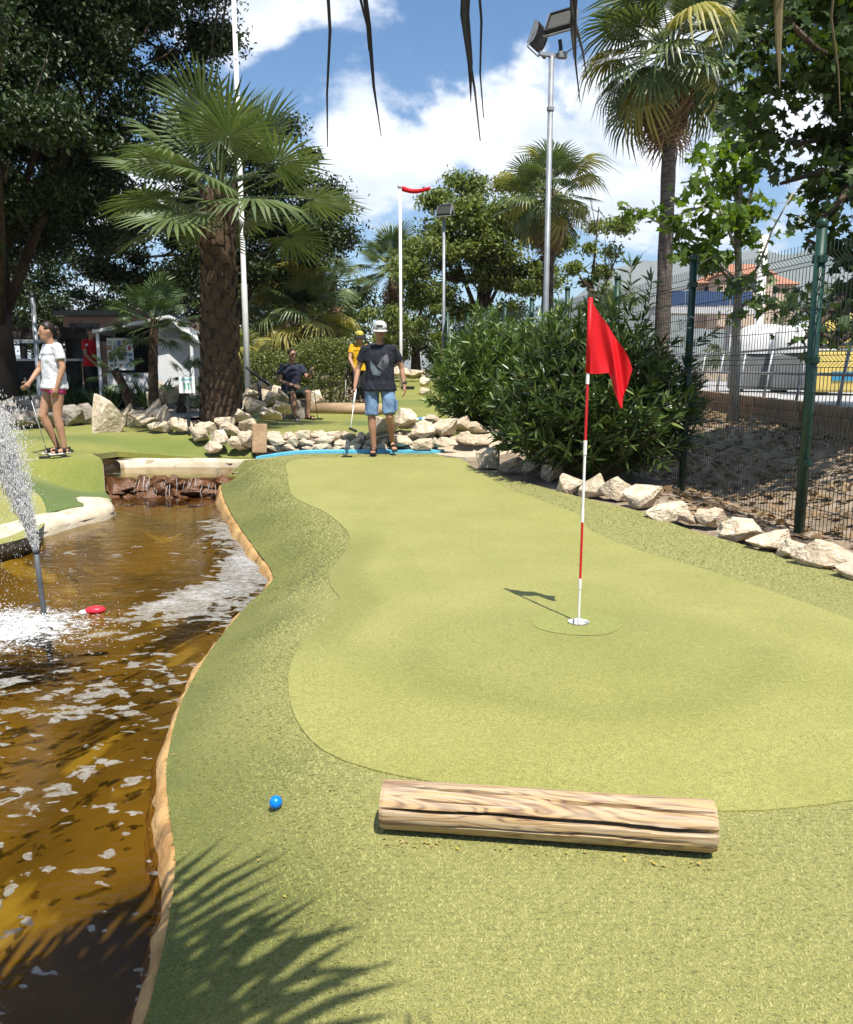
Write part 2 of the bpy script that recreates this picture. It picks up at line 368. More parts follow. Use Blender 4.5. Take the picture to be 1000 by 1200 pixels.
def tone_attr(me, f):
    n = len(me.vertices); c = np.zeros(n * 3); me.vertices.foreach_get('co', c); c = c.reshape(-1, 3)
    a = me.attributes.new('wear_light', 'FLOAT', 'POINT'); a.data.foreach_set('value', np.clip(f(c), 0, 1).astype(np.float32))
def fringe_sheen(c):  # sun-washed foreground and darker-looking bank put into the turf colour
    d = dist_line(c[:, :2], bank); y = c[:, 1]; x = c[:, 0]
    nz = np.array([mnoise.noise(Vector((a * 1.7, b * 1.7, 3.0))) for a, b in c[:, :2]])
    return sstep(0.06, 0.70, d + 0.35 * nz + np.where(x > 0.6, .5, 0)) * (1 - .5 * sstep(4.5, 7.0, y) * (x < .3)) * 0.95
dc = [(HOLE[0] + .245 * math.cos(a) + .012 * math.sin(3 * a), HOLE[1] + .02 + .245 * math.sin(a)) for a in np.linspace(0, 2 * math.pi, 56, endpoint=False)]
cup_r = 0.056
cup_ring = np.array([(HOLE[0] + cup_r * math.cos(a), HOLE[1] + cup_r * math.sin(a)) for a in np.linspace(0, 2 * math.pi, 28, endpoint=False)])
M_cup = mat('cup_plastic', (.78, .77, .74), rough=0.4, var=.05)
fringe = sheet('fringe_turf', fringe_poly, 0.085, M_fringe, skirt=0.09, holes=(cup_ring,)); tone_attr(fringe.data, fringe_sheen); tag(fringe, kind='structure')
def green_wear(c):
    x, y = c[:, 0], c[:, 1]
    nz = np.array([mnoise.fractal(Vector((a * 2.2, b * 2.2, 1.0)), 1.0, 2.0, 4) for a, b in c[:, :2]])
    r = np.sqrt(((x - HOLE[0] + .05) / 1.05) ** 2 + ((y - HOLE[1] + .42) / .78) ** 2) + .13 * nz
    w = 0.42 * (1 - sstep(.75, 1.15, r)) + 0.25 * np.exp(-((r - .85) / .14) ** 2) * (y < HOLE[1] - .35)
    dl = dist_line(c[:, :2], green_poly, True)
    w = w + 0.65 * (1 - sstep(.16, .34, dl + .08 * nz)) * (x < -.1) * sstep(3.6, 4.3, y) * (1 - sstep(6.5, 7.2, y))
    return w + .12 * nz - .35 * (1 - sstep(0.0, .22, dl)) * (y < 3.6)
green = sheet('putting_green', green_poly, 0.07, M_green, dz=0.006, skirt=0.012, holes=(cup_ring,)); tone_attr(green.data, green_wear); tag(green, kind='structure')
dsk = sheet('cup_surround', np.array(dc), 0.05, M_disc, dz=0.0085, holes=(cup_ring,), parent=green); tone_attr(dsk.data, lambda c: c[:, 0] * 0)
zc = Hz(*HOLE)
cup = MB().lathe([(.0562, .014), (.0535, .013), (.052, .008), (.051, -.10), (.0, -.10)], n=28).build('cup', M_cup, green, True, (HOLE[0], HOLE[1], zc))

# the lawn on the far side of the pond
_t = np.gradient(far_left, axis=0); _n = np.c_[-_t[:, 1], _t[:, 0]]; _n /= np.linalg.norm(_n, axis=1)[:, None]; fl_out = far_left - _n * (0.36 - 0.35 * sstep(8.9, 9.6, far_left[:, 1]))[:, None]
fl_out = fl_out[(fl_out[:, 1] < 10.5) & (fl_out[:, 1] > 3.0)]
lawn_poly = np.vstack([[(-4.24, 10.68), (-4.46, 11.0), (-4.58, 11.5), (-4.50, 12.02), (-3.4, 12.16), (-2.52, 12.05), (-2.72, 12.7), (-2.9, 13.4), (-3.6, 13.9), (-4.6, 14.6), (-6, 15.6), (-9.5, 15.6), (-10, 9), (-9, 3.0)], fl_out[::-1]])
lawn = sheet('lawn', lawn_poly, 0.16, M_lawn, dz=0.0, skirt=0.08)
tone_attr(lawn.data, lambda c: 0.95 * (1 - sstep(9.6, 11.0, c[:, 1] + .2 * np.sin(c[:, 0] * 2.1))) + .65 * np.exp(-((c[:, 1] - 12.4) / .28) ** 2)); tag(lawn, kind='structure')  # shade on the mound and a shadow stripe painted into the lawn
patch = sheet('putting_patch', smooth_line([G(x, y, .12) for x, y in ((-60, 575), (-20, 566), (20, 566), (48, 572), (52, 585), (35, 598), (5, 606), (-50, 612))], .1, True), 0.1, M_green, dz=0.01)
tag(patch, kind='structure')
# the next lane, a step up behind the dry-stone wall
up_poly = smooth_line([(-2.75, 12.32), (-1.5, 12.34), (0, 12.34), (.75, 12.5), (.9, 14), (.5, 16), (.35, 18), (.5, 21), (.6, 26), (-.4, 27.5), (-1.0, 26), (-1.2, 22), (-1.3, 19), (-2.0, 17.2), (-3.3, 16.6), (-4.0, 14.6), (-3.2, 13.2)], .25, True)
up = sheet('upper_green', up_poly, 0.22, M_lawn, dz=0.0, skirt=0.06)
tone_attr(up.data, lambda c: .8 * sstep(14.0, 14.4, c[:, 1]) * (1 - sstep(15.2, 15.8, c[:, 1])) * (c[:, 0] > -1.4) + .5 * sstep(18.0, 18.6, c[:, 1]) * (1 - sstep(19.4, 19.9, c[:, 1]))); tag(up, kind='structure')  # two darker bands across the upper lane
def ground_z(P): return H(P) - .06 - .24 * (inside(P, lawn_poly) | inside(P, fringe_poly) | inside(P, up_poly))
tag(sheet('ground', outer, 0.3, M_earth, zf=ground_z, holes=(pond, pool), extra=ring), kind='structure')
tag(sheet('sandy_path', smooth_line([(.15, 11.7), (.55, 11.35), (.95, 11.5), (1.25, 12.1), (1.2, 12.9), (.6, 12.6), (.1, 12.2)], .15, True), .09, M_sand, dz=-.012, skirt=.12), kind='structure')
tag(sheet('paved_path', smooth_line([(-14, 15.9), (-6, 15.9), (-4.3, 15.4), (-3.6, 17.2), (-3.5, 22), (-5, 30), (-16, 30)], .4, True), .5, M_pave, dz=.0), kind='structure')

# ------------------------------------------------------------------ pond
M_bed = mat('pond_bed', (.25, .165, .038), (.13, .085, .02), rough=0.8, scale=1.3, bump=0.4, bscale=8, speck=((.40, .30, .07), 2.2, .60))
def expand(poly, d):
    c = poly.mean(0); v = poly - c; return c + v * (1 + d / np.maximum(np.linalg.norm(v, axis=1), .1))[:, None]
def bed_z(P):
    d = np.minimum(np.minimum(dist_line(P, bank), dist_line(P, far_left)), np.abs(10.7 - P[:, 1]) * .8); return WATER - .06 - .30 * sstep(0.0, .9, d)
bed_poly = expand(pond, .1); 
bed = sheet('pond_bed', bed_poly, 0.14, M_bed, zf=bed_z); tag(bed, kind='structure')

def water_mat():
    m = bpy.data.materials.new('pond_water'); m.use_nodes = True; N, L = m.node_tree.nodes, m.node_tree.links; N.clear()
    out = N.new('ShaderNodeOutputMaterial'); tc = N.new('ShaderNodeTexCoord'); P = tc.outputs['Object']
    def noise(scale, detail=4, dist=0.0, st=None, rough=.55):
        v = P
        if st: mp = N.new('ShaderNodeMapping'); mp.inputs['Scale'].default_value = st; L.new(P, mp.inputs[0]); v = mp.outputs[0]
        n = N.new('ShaderNodeTexNoise'); n.inputs['Scale'].default_value = scale; n.inputs['Detail'].default_value = detail; n.inputs['Distortion'].default_value = dist
        n.inputs['Roughness'].default_value = rough; L.new(v, n.inputs['Vector']); return n.outputs[0]
    def mth(op, a, b, c=None):
        n = N.new('ShaderNodeMath'); n.operation = op
        for i, x in enumerate((a, b, c)):
            if x is None: continue
            if isinstance(x, (int, float)): n.inputs[i].default_value = x
            else: L.new(x, n.inputs[i])
        return n.outputs[0]
    def ramp(x, a, b):
        r = N.new('ShaderNodeMapRange'); r.interpolation_type = 'SMOOTHSTEP'; r.inputs['From Min'].default_value = a; r.inputs['From Max'].default_value = b; L.new(x, r.inputs['Value']); return r.outputs[0]
    chop = N.new('ShaderNodeAttribute'); chop.attribute_name = 'chop'; fo = N.new('ShaderNodeAttribute'); fo.attribute_name = 'foam'
    h = mth('ADD', mth('MULTIPLY', noise(3.2, 3, .3, (1, 1.9, 1)), .8), mth('MULTIPLY', noise(11, 3, .4, (1, 1.6, 1)), .28))
    bp = N.new('ShaderNodeBump'); bp.inputs['Distance'].default_value = .05; L.new(mth('ADD', mth('MULTIPLY', chop.outputs['Fac'], .42), .07), bp.inputs['Strength']); L.new(h, bp.inputs['Height'])
    fr = N.new('ShaderNodeFresnel'); fr.inputs['IOR'].default_value = 1.33; L.new(bp.outputs[0], fr.inputs['Normal'])
    tr = N.new('ShaderNodeBsdfTransparent'); tr.inputs['Color'].default_value = (.72, .63, .36, 1)
    gl = N.new('ShaderNodeBsdfGlossy'); gl.inputs['Roughness'].default_value = .03; L.new(bp.outputs[0], gl.inputs['Normal'])
    s1 = N.new('ShaderNodeMixShader'); L.new(fr.outputs[0], s1.inputs[0]); L.new(tr.outputs[0], s1.inputs[1]); L.new(gl.outputs[0], s1.inputs[2])
    # scum and froth drifting on the surface
    big = noise(2.4, 4, 1.0, (1.0, 1.5, 1), .55); small = noise(8.5, 3, .7, (1, 1.35, 1))
    f = mth('ADD', mth('ADD', mth('MULTIPLY', big, .52), mth('MULTIPLY', small, .48)), mth('MULTIPLY', fo.outputs['Fac'], .34))
    fm = ramp(f, .588, .61)
    lace = ramp(noise(30, 3, .8), .38, .62)
    body = ramp(f, .62, .85)
    fk = N.new('ShaderNodeAttribute'); fk.attribute_name = 'fleck'
    dots = mth('MULTIPLY', ramp(noise(10.5, 1.5, .25, (1, 1.25, 1)), .665, .69), ramp(mth('ADD', noise(1.7, 2), fk.outputs['Fac']), .50, .56))
    fac = mth('MULTIPLY', mth('MAXIMUM', fm, dots), mth('ADD', mth('MULTIPLY', lace, .40), .50))
    dif = N.new('ShaderNodeBsdfPrincipled'); dif.inputs['Roughness'].default_value = .75
    cr = N.new('ShaderNodeMixRGB'); L.new(body, cr.inputs[0]); cr.inputs[1].default_value = (.26, .245, .21, 1); cr.inputs[2].default_value = (.40, .39, .37, 1); L.new(cr.outputs[0], dif.inputs['Base Color'])
    s2 = N.new('ShaderNodeMixShader'); L.new(fac, s2.inputs[0]); L.new(s1.outputs[0], s2.inputs[1]); L.new(dif.outputs[0], s2.inputs[2]); L.new(s2.outputs[0], out.inputs['Surface'])
    return m
M_water = water_mat()
FOUNT = G(52, 722, WATER)
water = sheet('pond_water', expand(pond, .04), .09, M_water, zf=WATER)
def wattr():
    me = water.data; n = len(me.vertices); c = np.zeros(n * 3); me.vertices.foreach_get('co', c); c = c.reshape(-1, 3); P = c[:, :2]
    df = np.hypot(P[:, 0] - FOUNT[0] + .1, P[:, 1] - FOUNT[1] + .25)
    a = np.array(G(292, 672, WATER)); seg = np.array([G(310, 652, WATER), G(280, 682, WATER), G(215, 704, WATER), G(160, 716, WATER)]); ds = dist_line(P, seg)
    s2 = np.array([G(270, 612, WATER), G(300, 655, WATER)]); ds2 = dist_line(P, s2)
    wide = np.interp(P[:, 0], [FOUNT[0] + .5, -1.9, -1.5], [.07, .18, .42])
    foam = .30 * np.exp(-(df / .6) ** 2) + .75 * np.exp(-(ds / wide) ** 2) + .5 * np.exp(-(ds2 / .28) ** 2)
    foam += .05 * np.exp(-((P[:, 1] - 4.0) / 1.0) ** 2) + .05 * (P[:, 1] < 4.6) - .10 * sstep(5.6, 6.4, P[:, 1]) + .1 * np.exp(-((P[:, 1] - 10.2) / .35) ** 2)
    foam += -.05 * (P[:, 1] < 2.4)
    foam += .14 * np.exp(-(np.hypot(P[:, 0] - G(30, 810, WATER)[0], (P[:, 1] - G(30, 815, WATER)[1]) * 1.6) / .5) ** 2)
    chop = .25 + .9 * np.exp(-(df / 1.3) ** 2) - .18 * (1 - sstep(2.6, 3.4, P[:, 1]))
    for k, v in (('foam', foam), ('chop', np.clip(chop, .04, 1)), ('fleck', .12 - .5 * sstep(4.6, 5.6, P[:, 1]))):
        at = me.attributes.new(k, 'FLOAT', 'POINT'); at.data.foreach_set('value', v.astype(np.float32))
wattr(); tag(water, kind='structure')
# rims
def rim(name, line, prof, m, zfun, seed=0, closed=False):
    """prof: (offset towards the water, height against the line)"""
    rng = random.Random(seed); t = np.gradient(line, axis=0); n = np.c_[-t[:, 1], t[:, 0]]; n /= np.linalg.norm(n, axis=1)[:, None]
    zl = zfun(line); V, F = [], []; k = len(prof)
    for i, p in enumerate(line):
        j = mnoise.noise(Vector((p[0] * 3, p[1] * 3, seed))) ; j2 = mnoise.noise(Vector((p[0] * 9, p[1] * 9, seed + 5)))
        for q, (o, h) in enumerate(prof):
            oo = o * (1 + .55 * j) + (.022 * j2 + .010 * mnoise.noise(Vector((p[0] * 25, p[1] * 25, q)))) * (q > 0)
            V.append((p[0] + n[i, 0] * oo, p[1] + n[i, 1] * oo, (zl[i] + h + .012 * j + .012 * mnoise.noise(Vector((p[0] * 22, p[1] * 22, q * 3 + seed))) * (0 < q)) if h > -9 else -.62))
    for i in range(len(line) - 1):
        for q in range(k - 1): F.append((i * k + q, (i + 1) * k + q, (i + 1) * k + q + 1, i * k + q + 1))
    return link(name, mesh(name, V, F, True), None, m)
bank_d = smooth_line(bank[(bank[:, 1] > -1.5)], .05)
tag(rim('pond_kerb', bank_d, [(-.05, -.03), (0.0, -.016), (.018, -.02), (.035, -.045), (.06, -.10), (.085, -.16), (.10, -10)], M_rim, H, 3), kind='structure')
tag(rim('pond_coping', far_left[far_left[:, 1] < 9.75], [(-.42, -.10), (-.38, .0), (-.30, .015), (-.12, -.005), (-.03, -.03), (.0, -.09), (.03, -10)], M_cream, lambda P: np.maximum(_H0(P), -.12) + .03, 9), kind='structure')
# upper pool and its cream kerb
tag(sheet('pool_bed', expand(pool, .12), .2, M_bed, zf=-.16), kind='structure')
M_water2 = M_water
up_w = sheet('pool_water', expand(pool, .05), .15, M_water2, zf=.0)
for k, v in (('foam', -.06), ('chop', .25), ('fleck', -1.0)):
    at = up_w.data.attributes.new(k, 'FLOAT', 'POINT'); at.data.foreach_set('value', np.full(len(up_w.data.vertices), v, dtype=np.float32))
tag(up_w, kind='structure')
kl = smooth_line([(-4.52, 11.75), (-4.42, 11.97), (-4.0, 12.03), (-3.4, 12.05), (-2.7, 11.98), (-2.42, 11.8), (-2.36, 11.4), (-2.5, 10.9)], .12)
tag(rim('pool_kerb', kl, [(.16, -.35), (.15, -.03), (.12, .02), (.0, .03), (-.10, .02), (-.13, -.02), (-.14, -.3)], M_cream, lambda P: np.where(P[:, 1] > 11.6, .085, .085 - .09 * (11.6 - P[:, 1])), 4), kind='structure')
# ------------------------------------------------------------------ leaf-sized geometry in bulk
def unit(v): return v / np.maximum(np.linalg.norm(v, axis=1, keepdims=True), 1e-9)
def stamp(T, F, P, X, Y, Z, S):
    """copies of the small shape T (k x 3) with faces F at points P, in frames X, Y, Z, scaled by S"""
    T = np.asarray(T, dtype=float); F = np.asarray(F); n, k = len(P), len(T)
    S = np.asarray(S, dtype=float); S = S[:, None] * np.ones(3) if S.ndim == 1 else S
    V = P[:, None, :] + (T[None, :, 0:1] * S[:, None, 0:1]) * X[:, None, :] + (T[None, :, 1:2] * S[:, None, 1:2]) * Y[:, None, :] + (T[None, :, 2:3] * S[:, None, 2:3]) * Z[:, None, :]
    return V.reshape(-1, 3), (F[None] + (np.arange(n) * k)[:, None, None]).reshape(-1, F.shape[1])
def frames(rng, n, up=0.5, droop=0.2, dirs=None, spread=1.0):
    Y = rng.normal(size=(n, 3)) * spread
    if dirs is not None: Y = Y + dirs
    Y[:, 2] -= droop; Y = unit(Y)
    Z = rng.normal(size=(n, 3)); Z[:, 2] += up * 2; Z = Z - Y * (Z * Y).sum(1, keepdims=True); Z = unit(Z)
    return np.cross(Y, Z), Y, Z
LEAF_T = [(0, 0, 0), (.5, .45, .12), (0, 1, -.1), (-.5, .45, .12)]; LEAF_F = [(0, 1, 2), (0, 2, 3)]
LANCE_T = [(0, 0, 0), (.5, .35, .1), (.42, .65, .06), (0, 1, -.12), (-.42, .65, .06), (-.5, .35, .1), (0, .5, -.02)]
LANCE_F = [(0, 1, 6), (1, 2, 6), (2, 3, 6), (3, 4, 6), (4, 5, 6), (5, 0, 6)]
_pl = [(0, 0), (.16, .10), (.50, .02), (.34, .28), (.56, .52), (.24, .55), (0, 1.0), (-.24, .55), (-.56, .52), (-.34, .28), (-.50, .02), (-.16, .10)]
PLANE_T = [(x, y, -.12 * x * x + .05 * math.sin(y * 3)) for x, y in _pl] + [(0, .35, .04)]
PLANE_F = [(i, (i + 1) % 12, 12) for i in range(12)]

# blades of the fringe turf, in stitched rows, near the camera and along the bank
def turf_blades():
    rng = np.random.default_rng(5); T = [(-.5, 0, 0), (.5, 0, 0), (.32, .55, .75), (0, 1.0, 1.0), (-.32, .55, .75)]; F = [(0, 1, 2, 4)]
    F = [(0, 1, 2), (0, 2, 4), (4, 2, 3)]
    s = 0.0185
    gx, gy = np.meshgrid(np.arange(-2.2, 2.4, s), np.arange(1.15, 4.6, s * 1.15)); gx = gx + (np.arange(gx.shape[0]) % 2)[:, None] * s * .5
    P = np.c_[gx.ravel(), gy.ravel()]; s2 = .03; hx_, hy_ = np.meshgrid(np.arange(-2.8, 1.2, s2), np.arange(4.6, 11.6, s2 * 1.3)); hx2, hy2 = np.meshgrid(np.arange(1.2, 3.6, s2), np.arange(4.3, 8.6, s2 * 1.3)); P = np.vstack([P, np.c_[hx_.ravel(), hy_.ravel()], np.c_[hx2.ravel(), hy2.ravel()]])
    # the woven zig-zag of the rows
    P[:, 0] += .006 * np.sin(P[:, 1] * 95) ; P = P + rng.normal(size=P.shape) * .0036; cl = rng.normal(size=len(P)) * .9
    vis = np.abs(P[:, 0]) < .56 * (P[:, 1] + .55) + .12
    P, cl = P[vis], cl[vis]; k_ = inside(P, fringe_poly); P, cl = P[k_], cl[k_]; k_ = ~inside(P, green_poly); P, cl = P[k_], cl[k_]
    P = np.repeat(P, 7, axis=0); cl = np.repeat(cl, 7); n = len(P); P = P + rng.normal(size=P.shape) * np.array([.0038, .003])
    z = H(P) - .002; P3 = np.c_[P, z]
    ph = np.sin(P[:, 0] * 140 + 3 * np.sin(P[:, 1] * 31)) * .8
    a = rng.normal(size=n) * .55 + ph + cl - .2
    Y = np.c_[np.sin(a), np.cos(a) * .8 - .2, np.zeros(n)]; Y = unit(Y); Z = np.tile([0, 0, 1.0], (n, 1)); X = np.cross(Y, Z)
    L = rng.uniform(.007, .0135, n); S = np.c_[rng.uniform(.0024, .0036, n), L, rng.uniform(.003, .0068, n)]
    S = S * (1 + .5 * sstep(4.4, 6.0, P[:, 1]))[:, None]
    V, Fc = stamp(T, F, P3, X, Y, Z, S)
    me = np_mesh('turf_blades', V, Fc)
    w = np.repeat(fringe_sheen_fast(P), 5); at = me.attributes.new('wear_light', 'FLOAT', 'POINT'); at.data.foreach_set('value', w.astype(np.float32))
    return me, n
def fringe_sheen_fast(P):  # same painted sheen, for the blades
    d = dist_line(P, bank); nz = .55 * np.sin(P[:, 0] * 4.1 + 1.3 * np.sin(P[:, 1] * 3.3)) * np.sin(P[:, 1] * 3.7 + 1)
    return sstep(0.06, 0.70, d + .25 * nz + np.where(P[:, 0] > .6, .5, 0)) * .95
def blade_mat():
    m = leaf_mat('turf_blade', (.155, .17, .038), (.29, .285, .085), rough=.85, trans=.18, spec=.08)
    N, L = m.node_tree.nodes, m.node_tree.links; b = N['Principled BSDF']; src = b.inputs['Base Color'].links[0].from_socket
    at = N.new('ShaderNodeAttribute'); at.attribute_name = 'wear_light'  # paler blades carry the sun sheen in their colour
    g = [n for n in N if n.type == 'NEW_GEOMETRY'][0]; r2 = N.new('ShaderNodeValToRGB'); r2.color_ramp.elements[0].color = (.30, .295, .105, 1); r2.color_ramp.elements[1].color = (.50, .47, .215, 1)
    L.new(g.outputs['Random Per Island'], r2.inputs[0])
    mx = N.new('ShaderNodeMixRGB'); L.new(at.outputs['Fac'], mx.inputs[0]); L.new(src, mx.inputs[1]); L.new(r2.outputs[0], mx.inputs[2]); L.new(mx.outputs[0], b.inputs['Base Color'])
    return m
me, nb = turf_blades()
tb = link('turf_blades', me, fringe, blade_mat()); tag(tb, kind='stuff')

# ------------------------------------------------------------------ log, ball, flag
def wood_mat(name, c, c2, c3):
    m = bpy.data.materials.new(name); m.use_nodes = True; N, L = m.node_tree.nodes, m.node_tree.links; b = N['Principled BSDF']; b.inputs['Roughness'].default_value = .75
    tc = N.new('ShaderNodeTexCoord'); mp = N.new('ShaderNodeMapping'); mp.inputs['Scale'].default_value = (1.1, 9, 9); L.new(tc.outputs['Object'], mp.inputs[0])
    n = N.new('ShaderNodeTexNoise'); n.inputs['Scale'].default_value = 1.15; n.inputs['Detail'].default_value = 2; n.inputs['Distortion'].default_value = 1.0; L.new(mp.outputs[0], n.inputs['Vector'])
    mu = N.new('ShaderNodeMath'); mu.operation = 'MULTIPLY'; mu.inputs[1].default_value = 13; L.new(n.outputs[0], mu.inputs[0])
    fr = N.new('ShaderNodeMath'); fr.operation = 'PINGPONG'; fr.inputs[1].default_value = .5; L.new(mu.outputs[0], fr.inputs[0])
    r = N.new('ShaderNodeValToRGB'); e = r.color_ramp.elements; e[0].position = .02; e[0].color = (*c2, 1); e[1].position = .3; e[1].color = (*c, 1); L.new(fr.outputs[0], r.inputs[0])
    n2 = N.new('ShaderNodeTexNoise'); n2.inputs['Scale'].default_value = 5; n2.inputs['Detail'].default_value = 7; mp2 = N.new('ShaderNodeMapping'); mp2.inputs['Scale'].default_value = (1, 16, 16)
    L.new(tc.outputs['Object'], mp2.inputs[0]); L.new(mp2.outputs[0], n2.inputs['Vector'])
    r2 = N.new('ShaderNodeValToRGB'); r2.color_ramp.elements[0].position = .42; r2.color_ramp.elements[1].position = .75; L.new(n2.outputs[0], r2.inputs[0])
    mx = N.new('ShaderNodeMixRGB'); L.new(r2.outputs[0], mx.inputs[0]); L.new(r.outputs[0], mx.inputs[1]); mx.inputs[2].default_value = (*c3, 1); L.new(mx.outputs[0], b.inputs['Base Color'])
    bp = N.new('ShaderNodeBump'); bp.inputs['Strength'].default_value = .5; bp.inputs['Distance'].default_value = .004; L.new(n2.outputs[0], bp.inputs['Height']); L.new(bp.outputs[0], b.inputs['Normal'])
    return m
M_wood = wood_mat('weathered_pine', (.46, .31, .15), (.19, .105, .06), (.46, .37, .27))
M_woodend = mat('pine_end_grain', (.40, .28, .15), (.26, .17, .09), rough=.9, scale=20, bump=.5, bscale=50)
def make_log():
    L0, L1 = Vector(A(444, 950, 2.25)), Vector(A(839, 985, 2.2))
    a = Vector((*G(445, 985, 0), 0)); b = Vector((*G(840, 1014, 0), 0)); ln = (b - a).length; r = .073
    d = (b - a).normalized(); back = Vector((-d.y, d.x, 0)) * .06; mid = (a + b) / 2 + back
    n, k = 132, 80; V, F = [], []; 
    cr = [(1.30, .02, 1.0, .0075, .034), (.22, .0, .45, .006, .02), (.55, .50, 1.0, .005, .016), (1.85, .2, .9, .005, .012), (.85, .1, .4, .0045, .008)]     # split: angle, from, to, half width, depth
    for i in range(k + 1):
        x = -ln / 2 + ln * i / k; t = i / k
        for j in range(n):
            q = 2 * math.pi * j / n                                            # 0 = top, growing towards the camera
            rr = r * (1 + .03 * mnoise.noise(Vector((x * 1.6 + 4, math.cos(q), math.sin(q)))) + .012 * mnoise.noise(Vector((x * 3, math.cos(q) * 2, math.sin(q) * 2))) + .005 * mnoise.noise(Vector((x * 12, math.cos(q) * 6, math.sin(q) * 6))))
            for ca, t0, t1, hw, dp in cr:
                w = ca + .06 * math.sin(x * 5 + ca * 9) + .025 * math.sin(x * 19 + ca)
                f = min(1, max(0, (t - t0 + .03) / .12)) * min(1, max(0, (t1 + .03 - t) / .12)); g = abs(q - w) * r / max(hw * (.5 + .9 * t if ca > 1.2 else 1), .0042)
                if g < 1.0 and f > 0: rr -= dp * f * min(1, 1.6 * (1 - g))
            if i in (0, k): rr *= .955
            V.append((x + (.004 if i == 0 else -.004 if i == k else 0) * 0, -math.sin(q) * rr, math.cos(q) * rr))
    F = [(i * n + j, (i + 1) * n + j, (i + 1) * n + (j + 1) % n, i * n + (j + 1) % n) for i in range(k) for j in range(n)]
    o = link('log', mesh('log', V, F, False), None, M_wood)
    for s, x in ((0, -ln / 2), (1, ln / 2)):
        e = MB()
        base = [V[(k if s else 0) * n + j] for j in range(n)]; c = Vector((x, 0, 0)); e.add([c] + base, [(0, 1 + (j + 1) % n, 1 + j) if s == 0 else (0, 1 + j, 1 + (j + 1) % n) for j in range(n)]); e.build('end_grain', M_woodend, o)
    o.location = (mid.x, mid.y, Hz(mid.x, mid.y) + r + .004); o.rotation_euler = (0, 0, math.atan2(d.y, d.x))
    return tag(o, 'split weathered wooden log lying across the turf in front of the flag', 'log')
make_log()
M_ball = mat('blue_ball', (.0, .20, .78), rough=.3, var=.04, spec=.5, bump=.25, bscale=160, bdist=.003)
bx, by = G(323, 934, 0); ball = MB().ball((0, 0, 0), .0215, 28, 18).build('golf_ball', M_ball, None, True, (bx, by, Hz(bx, by) + .0275))
tag(ball, 'small blue golf ball resting on the turf beside the pond bank', 'golf ball')

M_white = mat('white_paint', (.80, .80, .78), rough=.35, var=.04, spec=.5)
M_redp = mat('red_paint', (.55, .012, .02), rough=.35, var=.05, spec=.5)
def flag_mat():
    m = mat('red_nylon', (.70, .010, .016), (.56, .006, .012), rough=.5, scale=3, bump=.15, bscale=400, bdist=.002); N, L = m.node_tree.nodes, m.node_tree.links
    t = N.new('ShaderNodeBsdfTranslucent'); t.inputs['Color'].default_value = (.75, .012, .015, 1); ms = N.new('ShaderNodeMixShader'); ms.inputs[0].default_value = .14
    L.new(N['Principled BSDF'].outputs[0], ms.inputs[1]); L.new(t.outputs[0], ms.inputs[2]); L.new(ms.outputs[0], N['Material Output'].inputs['Surface']); return m
M_flag = flag_mat()
def flagstick():
    e = empty('flagstick', (HOLE[0], HOLE[1], zc - .07), 0, 'red flag on a red and white striped stick standing in the hole', 'golf flag')
    e.rotation_euler = (0, R(.25), 0)
    Ht = 1.745; z0 = .0
    def zpx(py): return CAMZ + (A(678, py, HOLE[1]).z - CAMZ) - (zc - .07)
    zb = [zpx(y) for y in (735, 683, 608, 520, 487, 437)]
    segs = [(0, zpx(690), .0062, M_white), (zpx(690), zpx(678), .0085, M_white), (zpx(678), zpx(612), .0068, M_redp), (zpx(612), zpx(597), .0085, M_white),
            (zpx(597), zpx(533), .0072, M_white), (zpx(533), zpx(516), .0098, M_white), (zpx(516), zpx(450), .0072, M_redp), (zpx(450), zpx(435), .0092, M_white), (zpx(435), zpx(352), .0072, M_redp)]
    for a, b, r, m in segs: MB().lathe([(0, a), (r, a), (r, b), (0, b)], n=14).build('pole_section', m, e, False)
    # nylon pennant: sleeve on the stick, apex falling to the right, free corner hanging
    top = zpx(350); bot = zpx(437)
    n, k = 26, 18; V, F = [], []
    for i in range(n + 1):
        u = i / n
        for j in range(k + 1):
            v = j / k
            # a right-angled pennant whose fly end droops
            x = u * .22
            ztop = top - .005 - (top - bot) * (u ** .93) * 0.80
            zbot = bot - .003 * math.sin(u * 9)
            if u > .52:
                w = (u - .52) / .48; zbot = bot - .165 * min(1, w * 1.7) ** .7 - .012 * math.sin(w * 3); x -= .03 * w * v
                ztop = ztop - .05 * w * w
            if u > .9: x -= .03 * (u - .9) * 10 * v
            z = ztop + (zbot - ztop) * v
            y = -.010 + .030 * math.sin(u * 5.0 + v * 1.4) * u + .016 * math.sin(u * 13 - v * 5) * min(1, u * 2) + .05 * max(0, u - .5) * math.sin(v * 3.4 + 1) - .02 * u
            V.append((x, y, z))
    F = [(i * (k + 1) + j, (i + 1) * (k + 1) + j, (i + 1) * (k + 1) + j + 1, i * (k + 1) + j + 1) for i in range(n) for j in range(k)]
    pn = link('pennant', mesh('pennant', V, F, True), e, M_flag)
    sl = MB(); sl.tube([(0, 0, bot), (0, 0, top)], .0125, 14); sl.ball((0, 0, top), (.0125, .0125, .008), 14, 6)
    sl.build('sleeve', M_flag, e, True)
    hem = MB(); pts = [V[i * (k + 1) + k] for i in range(0, n + 1, 2)]; hem.tube(pts, .0022, 5).build('hem', M_flag, pn, True)
    return e
flagstick()

